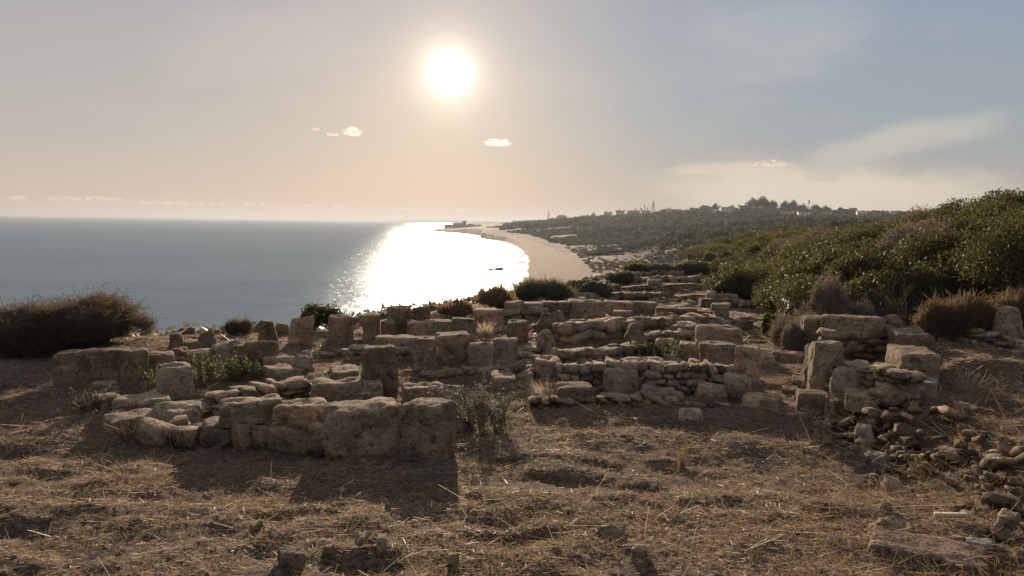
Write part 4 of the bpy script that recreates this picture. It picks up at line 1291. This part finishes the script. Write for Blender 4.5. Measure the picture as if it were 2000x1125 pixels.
pine('tallest star shaped conifer rising above the village', 1275, 985, 17, 30, 1)
pine('second star shaped conifer, left and lower above the village', 1071, 1650, 16, 24, 2)
pine('thin small conifer right of the second conifer', 1108, 1500, 6, 14, 3)
pine('thin small conifer in the middle of the village skyline', 1132, 1380, 6, 15, 4)
palm('leftmost round headed palm left of the tallest conifer', 1241, 1050, 9, 19, 5)
palm('wide palm in the middle of the three left of the tallest conifer', 1251, 1040, 12, 18, 6)
palm('palm just left of the tallest conifer', 1264, 1010, 9, 19, 7)
TG = [(1097, 20, 15, 1500), (1158, 16, 15, 1300), (1184, 18, 15, 1200), (1209, 10, 16, 1120), (1302, 26, 13, 975), (1352, 22, 14, 955), (1378, 24, 18, 950), (1398, 22, 18, 945),
      (1427, 16, 12, 905), (1468, 30, 24, 895), (1488, 34, 27, 890), (1505, 24, 22, 880), (1532, 22, 20, 855), (1548, 24, 20, 855), (1566, 20, 16, 850), (1592, 26, 14, 850), (1612, 22, 13, 850),
      (1642, 20, 13, 850), (1652, 22, 12, 850), (1708, 22, 9, 850), (1738, 24, 9, 850), (1775, 20, 9, 850), (1800, 26, 9, 830), (1682, 18, 8, 850)]
TL = ['rounded tree right of the second conifer', 'rounded tree above the pale low houses', 'low rounded tree left of the antennas', 'small square cut tree left of the palms', 'flat crowned tree right of the tallest conifer',
      'pointed tree left of the white house', 'broad tree over the left part of the white house', 'broad tree over the right part of the white house', 'small dark tree beside the thin antenna pole',
      'left tree of the tallest dark clump on the skyline', 'middle and tallest tree of the dark skyline clump', 'right tree of the tallest dark clump on the skyline', 'ragged tree right of the tallest clump',
      'ragged tree left of the mast', 'ragged dark tree nearest the mast on its left', 'rounded dark tree right of the mast', 'second rounded dark tree right of the mast', 'dark round tree touching the block house',
      'dark round tree left of the block house', 'low tree right of the block house', 'low tree on the flat right skyline', 'low tree left of the near green bushes', 'low tree behind the tips of the near green bushes', 'low tree beside the block house wall']
for i, ((px, w_, h_, D), lb) in enumerate(zip(TG, TL)):
    crown_tree(lb, px, D, w_, h_ + 3, seed=200 + i, sink=.5)


# ------------------------------------------------------------------ village
def bx(x0, x1, y0, y1, z0, z1):
    V = [(x, y, z) for x in (x0, x1) for y in (y0, y1) for z in (z0, z1)]
    return V, [(0, 1, 3, 2), (4, 6, 7, 5), (0, 4, 5, 1), (2, 3, 7, 6), (1, 5, 7, 3), (0, 2, 6, 4)]


def house(label, px, D, wpx, hpx, mt, floors=1, roof='flat', yaw=0.0, seed=0, lift=0.0):
    P = at(px, D); k = ppm(P); w_, h_ = wpx * k, hpx * k
    P.z += lift
    root = empty('house', P, -math.atan2(P.x, P.y) + yaw); tag(root, label, 'house')
    d_ = max(6, w_ * .6)
    V, F = bx(-w_ / 2, w_ / 2, 0, d_, -3, h_)
    link('wall', mesh('wall', V, F, mt), root)
    if roof == 'flat':
        V, F = bx(-w_ / 2 - .15, w_ / 2 + .15, -.15, d_ + .15, h_ + .002, h_ + .35)
    else:
        z1 = h_ + .002; z2 = h_ + w_ * .10 + .6; o_ = .4
        V = [(-w_ / 2 - o_, -o_, z1), (w_ / 2 + o_, -o_, z1), (w_ / 2 + o_, d_ + o_, z1), (-w_ / 2 - o_, d_ + o_, z1), (-w_ / 2 - o_, d_ / 2, z2), (w_ / 2 + o_, d_ / 2, z2)]
        F = [(0, 1, 5, 4), (2, 3, 4, 5), (0, 3, 2, 1), (0, 4, 3, 3), (1, 2, 5, 5)]
        F = [(0, 1, 5, 4), (2, 3, 4, 5), (0, 3, 2, 1)]
    link('roof', mesh('roof', V, F, M_ROOF if roof != 'flat' else M_CREAM), root)
    rs = random.Random(seed)
    nw = max(2, int(w_ / 3.2))
    for fl in range(floors):
        zb = h_ * fl / floors + h_ / floors * .3
        for i in range(nw):
            x = -w_ / 2 + w_ * (i + .5) / nw
            hw = rs.choice((.55, .55, .8))
            V, F = bx(x - hw, x + hw, -.06, .05, zb, zb + min(1.6, h_ / floors * .5))
            fr = link('window', mesh('window', V, F, M_WHITE), root)
            V, F = bx(x - hw + .1, x + hw - .1, -.09, -.05, zb + .1, zb + min(1.6, h_ / floors * .5) - .1)
            link('pane', mesh('pane', V, F, M_GLASS), fr)


HS = [
    (1010, 1900, 26, 7, 'w', 'low pale house at the left end of the village'), (1032, 1750, 22, 8, 'w', 'pale hazy block left of the second conifer'),
    (1046, 1700, 14, 6, 'c', 'small hazy house left of the second conifer'), (1084, 1480, 22, 8, 'c', 'hazy house below and right of the second conifer'),
    (1106, 1400, 26, 7, 'o', 'long low tan house in the hazy village'), (1140, 1250, 18, 9, 'w', 'pale house below the village skyline'),
    (1166, 1150, 17, 6, 'w', 'bright white low house on the village slope'), (1187, 1120, 20, 7, 'c', 'cream house right of the bright low one'),
    (1211, 1020, 20, 8, 'w', 'white gabled house below the antennas'), (1186, 1210, 16, 6, 'w', 'pale house on the skyline left of the antennas'),
    (1240, 1010, 30, 9, 'o', 'long two storey house below the palms'), (1262, 960, 22, 8, 'c', 'house below the tallest conifer'),
    (1313, 965, 36, 13, 'c', 'long flat roofed block right of the tallest conifer'), (1340, 950, 26, 9, 'w', 'pale low house left of the pointed tree'),
    (1375, 920, 28, 9, 'o', 'flat roofed house beneath the broad trees'), (1396, 870, 18, 8, 'c', 'house with a terrace left of the white house'),
    (1420, 860, 28, 13, 'w', 'white house with dark windows beside the broad trees'), (1452, 905, 20, 7, 'o', 'tan house between the white house and the tallest clump'),
    (1535, 830, 26, 7, 'c', 'pale house half hidden under the ragged trees'), (1574, 830, 30, 7, 'c', 'low house right of the mast'),
    (1666, 850, 16, 15, 'o', 'tall block house on the right skyline'), (1684, 850, 22, 9, 'c', 'lower wing right of the tall block house'),
    (1716, 850, 22, 8, 'w', 'pale house on the flat right skyline'), (1745, 850, 16, 7, 'w', 'pale house right on the flat skyline'),
    (1770, 840, 20, 7, 'c', 'pale house beside the near bush tips'), (1612, 840, 24, 6, 'c', 'long low house right of the mast trees'),
]
for i, (px, D, w_, h_, m_, lb) in enumerate(HS):
    if i not in (9, 12, 13, 20, 22, 24): D -= 95
    w_ *= .8; h_ *= .75
    house(lb, px, D, w_, h_ + 2, {'w': M_WHITE, 'c': M_WHITE if i % 2 else M_CREAM, 'o': M_OCHRE}[m_], 2 if h_ > 9 else 1, 'gable' if i in (3, 8, 17) else 'flat', rnd.uniform(-.5, .5), i, lift=.6 if i in (9, 12, 13, 20, 22, 24) else (3.0 if D < 1050 else -1.0))


def rod(parent, name, x, y, z0, z1, r_, mt=M_METAL):
    V = []
    for z in (z0, z1):
        for q in range(6): V.append((x + math.cos(q * 1.047) * r_, y + math.sin(q * 1.047) * r_, z))
    return link(name, mesh(name, V, [(q, (q + 1) % 6, 6 + (q + 1) % 6, 6 + q) for q in range(6)], mt), parent)


for lb, px, D, hpx, kind_ in (('mobile phone mast rising over the ragged trees', 1578, 845, 26, 'mast'), ('thin pole with an aerial between the white house and the tallest clump', 1441, 900, 19, 'pole'),
                              ('left rooftop aerial left of the palms', 1219, 1080, 20, 'pole'), ('right rooftop aerial left of the palms', 1225, 1080, 18, 'pole'), ('lattice aerial between palms and tallest conifer', 1258, 1020, 24, 'mast')):
    P = at(px, D); k = ppm(P); h_ = hpx * k
    root = empty('antenna_mast', P); tag(root, lb, 'antenna mast')
    rod(root, 'pole', 0, 0, -1, h_, .28 if kind_ == 'mast' else .18)
    if kind_ == 'mast':
        for q in range(3): rod(root, 'antenna_panel', .5 * math.cos(q * 2.09), .5 * math.sin(q * 2.09), h_ * .72, h_ * .98, .3)
    else:
        for zz in (.85, .72):
            V, F = bx(-1.6, 1.6, -.09, .09, h_ * zz, h_ * zz + .2); link('aerial_bar', mesh('aerial_bar', V, F, M_METAL), root)

# fort on the headland
P = at(893, 1490); k = ppm(P)
root = empty('fort', P, -math.atan2(P.x, P.y)); tag(root, 'low dark fort with a square tower on the headland across the bay', 'fort')
z0 = P.z
for nm, xa, xb, ya, yb, yt_ in (('curtain_wall', 867, 886, 0, 22, 440.5), ('keep', 884, 904, 3, 26, 438.5), ('tower', 903, 911, 4, 13, 434.5), ('outer_wall', 911, 916, 3, 10, 441), ('gatehouse', 914, 924, 6, 16, 439.5), ('end_wall', 924, 940, 6, 14, 441)):
    hz = 562.5 - 0  # noqa
    ht = (1 + 445.5 - yt_) * k + 1
    V, F = bx((xa - 893) * k, (xb - 893) * k, ya, yb, -4, ht); link(nm, mesh(nm, V, F, M_FORT), root)
for q in range(5):
    V, F = bx((903.5 + q * 1.6 - 893) * k, (904.3 + q * 1.6 - 893) * k, 4, 5, (1 + 445.5 - 434.5) * k + 1.0, (1 + 445.5 - 434.5) * k + 1.9)
    link('battlement', mesh('battlement', V, F, M_FORT), root)

# foam along the beach
sp = [Vector((*flat_at(*p, SEA), 0)) for p in ((1008, 590), (1017, 560), (1025, 540), (1034, 518), (1038, 504), (1033, 491), (1018, 480), (992, 472.5), (965, 469))]
fine = []
for a, b in zip(sp[:-1], sp[1:]):
    for t in np.linspace(0, 1, 26)[:-1]: fine.append(a.lerp(b, t))
for s in range(40):
    fine = [fine[0]] + [(fine[i - 1] + fine[i] * 2 + fine[i + 1]) / 4 for i in range(1, len(fine) - 1)] + [fine[-1]]


def foam_f(nt, out):
    p = nt.n('ShaderNodeNewGeometry').outputs['Position']
    b = nt.n('ShaderNodeBsdfPrincipled'); b.inputs['Base Color'].default_value = (.8, .78, .74, 1); b.inputs['Roughness'].default_value = .5
    tr = nt.n('ShaderNodeBsdfTransparent'); ms = nt.n('ShaderNodeMixShader')
    f = nt.n('ShaderNodeAttribute', attribute_name='edge').outputs['Fac']
    k = nt.math('SUBTRACT', nt.math('ADD', f, nt.math('MULTIPLY', nt.noise(p, .35, 5, .75), 1.1)), .95, clamp=True)
    nt.link(nt.sstep(k, .02, .16), ms.inputs[0]); nt.link(tr.outputs[0], ms.inputs[1]); nt.link(b.outputs[0], ms.inputs[2]); nt.link(ms.outputs[0], out.inputs[0])


M_FOAM = mat('foam', foam_f)
FV = []; FF = []; FE = []
for off, wd in ((1.0, 3.0), (6.5, 1.9), (14.0, 1.4)):
    base = len(FV)
    for i, p in enumerate(fine):
        t = (fine[min(i + 1, len(fine) - 1)] - fine[max(i - 1, 0)]).normalized(); nv = Vector((-t.y, t.x, 0))
        wob = 1.8 * float(vnoise(np.array([[i * .14, off, 0]]), 3)[0]) + .9 * float(vnoise(np.array([[i * .5, off, 0]]), 4)[0])
        ww = wd * max(.15, .7 + .9 * float(vnoise(np.array([[i * .22, off, 5]]), 6)[0]))
        for j in range(5):
            c = p + nv * (off + wob + (j / 4 - .5) * ww * 2)
            FV.append((c.x, c.y, SEA + .05 + .25 * (1 - abs(j / 2 - 1)) * (off > 2))); FE.append(1 - abs(j / 2 - 1))
    for i in range(len(fine) - 1):
        for j in range(4): FF.append((base + i * 5 + j, base + i * 5 + j + 1, base + i * 5 + j + 6, base + i * 5 + j + 5))
fm = mesh('foam', FV, FF, M_FOAM, True); a_ = fm.attributes.new('edge', 'FLOAT', 'POINT'); a_.data.foreach_set('value', np.array(FE, np.float32))
tag(link('foam', fm), 'white foam of small waves breaking along the curved beach', 'foam', kind='stuff')

# ------------------------------------------------------------------ boat
bp_ = Vector((*flat_at(968, 527, SEA), SEA)); k = ppm(bp_)
boat = empty('motor_boat', bp_ + Vector((0, 0, .0)), R(6)); tag(boat, 'small dark open motor boat close to the beach in the glitter', 'boat')
L_ = 6.2
secs = []
for t in np.linspace(0, 1, 13):
    x = -L_ / 2 + L_ * t
    bm_ = .95 * (1 - max(0, (t - .45) / .55) ** 2.2) * (1 if t > 0 else .92) + .02
    sh = .60 + .50 * max(0, t - .35) ** 1.6 * 1.6
    kl = -.25 + .55 * max(0, t - .75) ** 1.4 * 3
    secs.append([(x, -bm_, sh), (x, -bm_ * .86, .05 + kl * .3), (x, 0, kl), (x, bm_ * .86, .05 + kl * .3), (x, bm_, sh), (x, bm_ * .9, sh), (x, bm_ * .78, .12 + max(0, kl)), (x, -bm_ * .78, .12 + max(0, kl)), (x, -bm_ * .9, sh)])
V = [p for s_ in secs for p in s_]; F = []
for i in range(12):
    for j in range(9): F.append((i * 9 + j, i * 9 + (j + 1) % 9, (i + 1) * 9 + (j + 1) % 9, (i + 1) * 9 + j))
F.append((0, 1, 2, 3)); F.append((0, 3, 4, 4))
F = F[:-1]
link('hull', mesh('hull', V, F, M_HULL), boat)
for xx in (-1.2, .3):
    V, F = bx(xx - .14, xx + .14, -.8, .8, .34, .40); link('thwart', mesh('thwart', V, F, M_HULL), boat)
V, F = rock_verts(6, (.42, .34, .55), .4, .01, 3); V[:, 2] += .95; V[:, 0] -= L_ / 2 + .22
ob = link('outboard_motor', mesh('outboard_motor', V, F, M_BLACK, True), boat)
V, F = bx(-L_ / 2 - .3, -L_ / 2 - .12, -.06, .06, -.4, .75); link('motor_shaft', mesh('motor_shaft', V, F, M_BLACK), ob)


def person(label, loc, rz, cloth):
    """seated figure grown from a jointed skeleton"""
    J = {'pel': (0, 0, .0, .14), 'wst': (0, 0, .18, .12), 'chs': (.03, 0, .42, .16), 'nek': (.05, 0, .56, .055), 'hd0': (.06, 0, .64, .085), 'hd1': (.07, 0, .76, .08),
         'sL': (.03, .17, .49, .06), 'eL': (.14, .22, .24, .045), 'wL': (.36, .14, .12, .03), 'hL': (.44, .12, .12, .035), 'sR': (.03, -.17, .49, .06), 'eR': (.14, -.22, .24, .045), 'wR': (.36, -.14, .12, .03), 'hR': (.44, -.12, .12, .035),
         'tL': (.05, .09, 0, .09), 'kL': (.46, .12, .06, .065), 'aL': (.44, .12, -.34, .04), 'fL': (.58, .12, -.38, .035), 'tR': (.05, -.09, 0, .09), 'kR': (.46, -.12, .06, .065), 'aR': (.44, -.12, -.34, .04), 'fR': (.58, -.12, -.38, .035)}
    E = [('pel', 'wst'), ('wst', 'chs'), ('chs', 'nek'), ('nek', 'hd0'), ('hd0', 'hd1'), ('chs', 'sL'), ('sL', 'eL'), ('eL', 'wL'), ('wL', 'hL'), ('chs', 'sR'), ('sR', 'eR'), ('eR', 'wR'), ('wR', 'hR'),
         ('pel', 'tL'), ('tL', 'kL'), ('kL', 'aL'), ('aL', 'fL'), ('pel', 'tR'), ('tR', 'kR'), ('kR', 'aR'), ('aR', 'fR')]
    ks = list(J); me = bpy.data.meshes.new('person')
    me.from_pydata([J[q][:3] for q in ks], [(ks.index(a), ks.index(b)) for a, b in E], [])
    me.materials.append(cloth)
    o = link('person', me, loc=loc, rot=(0, 0, rz))
    md = o.modifiers.new('skin', 'SKIN'); sv = me.skin_vertices[0].data
    for q, kk in enumerate(ks): sv[q].radius = (J[kk][3], J[kk][3]); sv[q].use_root = (kk == 'pel')
    o.modifiers.new('sub', 'SUBSURF').levels = 1
    return tag(o, label, 'person')


bw = boat.matrix_basis
person('person in dark clothes sitting at the stern of the small boat', bp_ + Vector((-1.45, -.16, .44)), R(6), M_CLOTH)
person('person in dark clothes sitting amidships in the small boat', bp_ + Vector((.25, .0, .44)), R(6), M_CLOTH)

# ------------------------------------------------------------------ chopped straw and dry grass litter
def straw(name, n, r0, r1, a0, a1, ln, wd, seed, label, mt, tilt=.22, power=1.0, dens=True, hz=.010):
    rs = np.random.RandomState(seed)
    r_ = r0 + (r1 - r0) * rs.uniform(size=n) ** power; a_ = rs.uniform(a0, a1, n)
    X, Y = r_ * np.sin(a_), r_ * np.cos(a_)
    if dens:
        d_ = n2(X, Y, .55, 2, 47) * .45 + n2(X, Y * 1.4, 1.8, 3, 44) * .45 + n2(X, Y, 6, 2, 45) * .35
        k = (rs.uniform(-.75, .55, n) < d_) & (sdist(X, Y, plat) > 0)
        X, Y = X[k], Y[k]
    n = len(X)
    Z = Hn(X, Y) + rs.uniform(0, hz, n)
    th_ = rs.uniform(0, 2 * math.pi, n); el_ = np.clip(np.abs(rs.normal(0, tilt, n)), 0, 1.3)
    U = np.stack([np.cos(th_) * np.cos(el_), np.sin(th_) * np.cos(el_), np.sin(el_)], -1)
    L_ = (ln * np.exp(rs.normal(0, .45, n)))[:, None]; W_ = (wd * rs.uniform(.6, 1.5, n))[:, None]
    S_ = np.cross(U, rs.normal(size=(n, 3)) + np.array([0, 0, .6])); S_ /= np.linalg.norm(S_, axis=1, keepdims=True)
    P = np.stack([X, Y, Z], -1)
    q = P + U * L_ + np.array([0, 0, -1]) * (L_ * .12)
    V = np.stack([P - S_ * W_, P + S_ * W_, q + S_ * W_ * .6, q - S_ * W_ * .6], 1).reshape(-1, 3)
    o = link(name, mesh(name, V, np.arange(4 * n).reshape(-1, 4), mt))
    return tag(o, label, 'straw', kind='stuff')


M_STRAW_D = leaf_mat('brown_chaff', (.15, .105, .07), (.35, .25, .165), (.28, .2, .12), .7)
straw('dry_straw', 290000, 2.4, 17, R(-46), R(46), .038, .0016, 1, 'chopped pale straw littering the foreground soil', M_STRAW, power=1.15)
straw('brown_chaff', 200000, 2.4, 15, R(-46), R(46), .042, .0020, 2, 'brown chaff and broken weeds matted over the soil', M_STRAW_D, tilt=.5, hz=.022)
straw('long_straw', 9000, 2.6, 13, R(-44), R(44), .105, .0020, 3, 'longer bright straws scattered over the litter', M_STRAW, tilt=.35, hz=.02)
straw('far_litter', 70000, 12, 38, R(-30), R(40), .11, .006, 4, 'dry grass litter between the far walls', M_STRAW, tilt=.3)
straw('bank_straw', 9000, 3.2, 9, R(22), R(46), .09, .0018, 6, 'dry stalks caught between the stones of the rubble bank', M_STRAW_D, tilt=.6, hz=.12)
straw('surrounding_straw', 30000, 2.0, 12, R(46), R(314), .06, .003, 5, 'straw on the ground around the viewpoint', M_STRAW, dens=False)

# pebbles and crumbs of stone between the straw
rs = np.random.RandomState(77)
n = 900
r_ = 2.6 + 9 * rs.uniform(size=n); a_ = rs.uniform(R(-44), R(44), n)
X, Y = r_ * np.sin(a_), r_ * np.cos(a_)
k = n2(X, Y, .7, 2, 90) > -.15; X, Y = X[k], Y[k]; n = len(X)
CV, CF = BG[2]; m_ = len(CV)
sz = .010 * np.exp(rs.normal(0, .5, n))
pv = CV[None] / np.linalg.norm(CV, axis=1)[None, :, None] * (1 + .22 * rs.normal(size=(n, m_, 1))) * sz[:, None, None] * np.stack([rs.uniform(.9, 1.6, n), rs.uniform(.8, 1.2, n), rs.uniform(.5, .8, n)], -1)[:, None, :]
pv = pv + np.stack([X, Y, Hn(X, Y) + sz * .2], -1)[:, None, :]
tag(link('pebbles', mesh('pebbles', pv.reshape(-1, 3), (CF[None] + (np.arange(n) * m_)[:, None, None]).reshape(-1, 4), M_STONE_P)), 'small pebbles and stone crumbs among the straw', 'pebbles', kind='stuff')

# ------------------------------------------------------------------ haze
def haze_f(nt, out):
    v = nt.n('ShaderNodeVolumePrincipled')
    v.inputs['Color'].default_value = (.44, .50, .58, 1); v.inputs['Density'].default_value = .00018; v.inputs['Anisotropy'].default_value = .38
    nt.link(v.outputs[0], out.inputs['Volume'])


V, F = bx(-12500, 12500, -12500, 12500, SEA - 8, 62)
hz_ = link('haze', mesh('haze', V, F, mat('haze', haze_f)))
tag(hz_, 'thin bright evening haze over sea and coast', 'haze', kind='stuff')
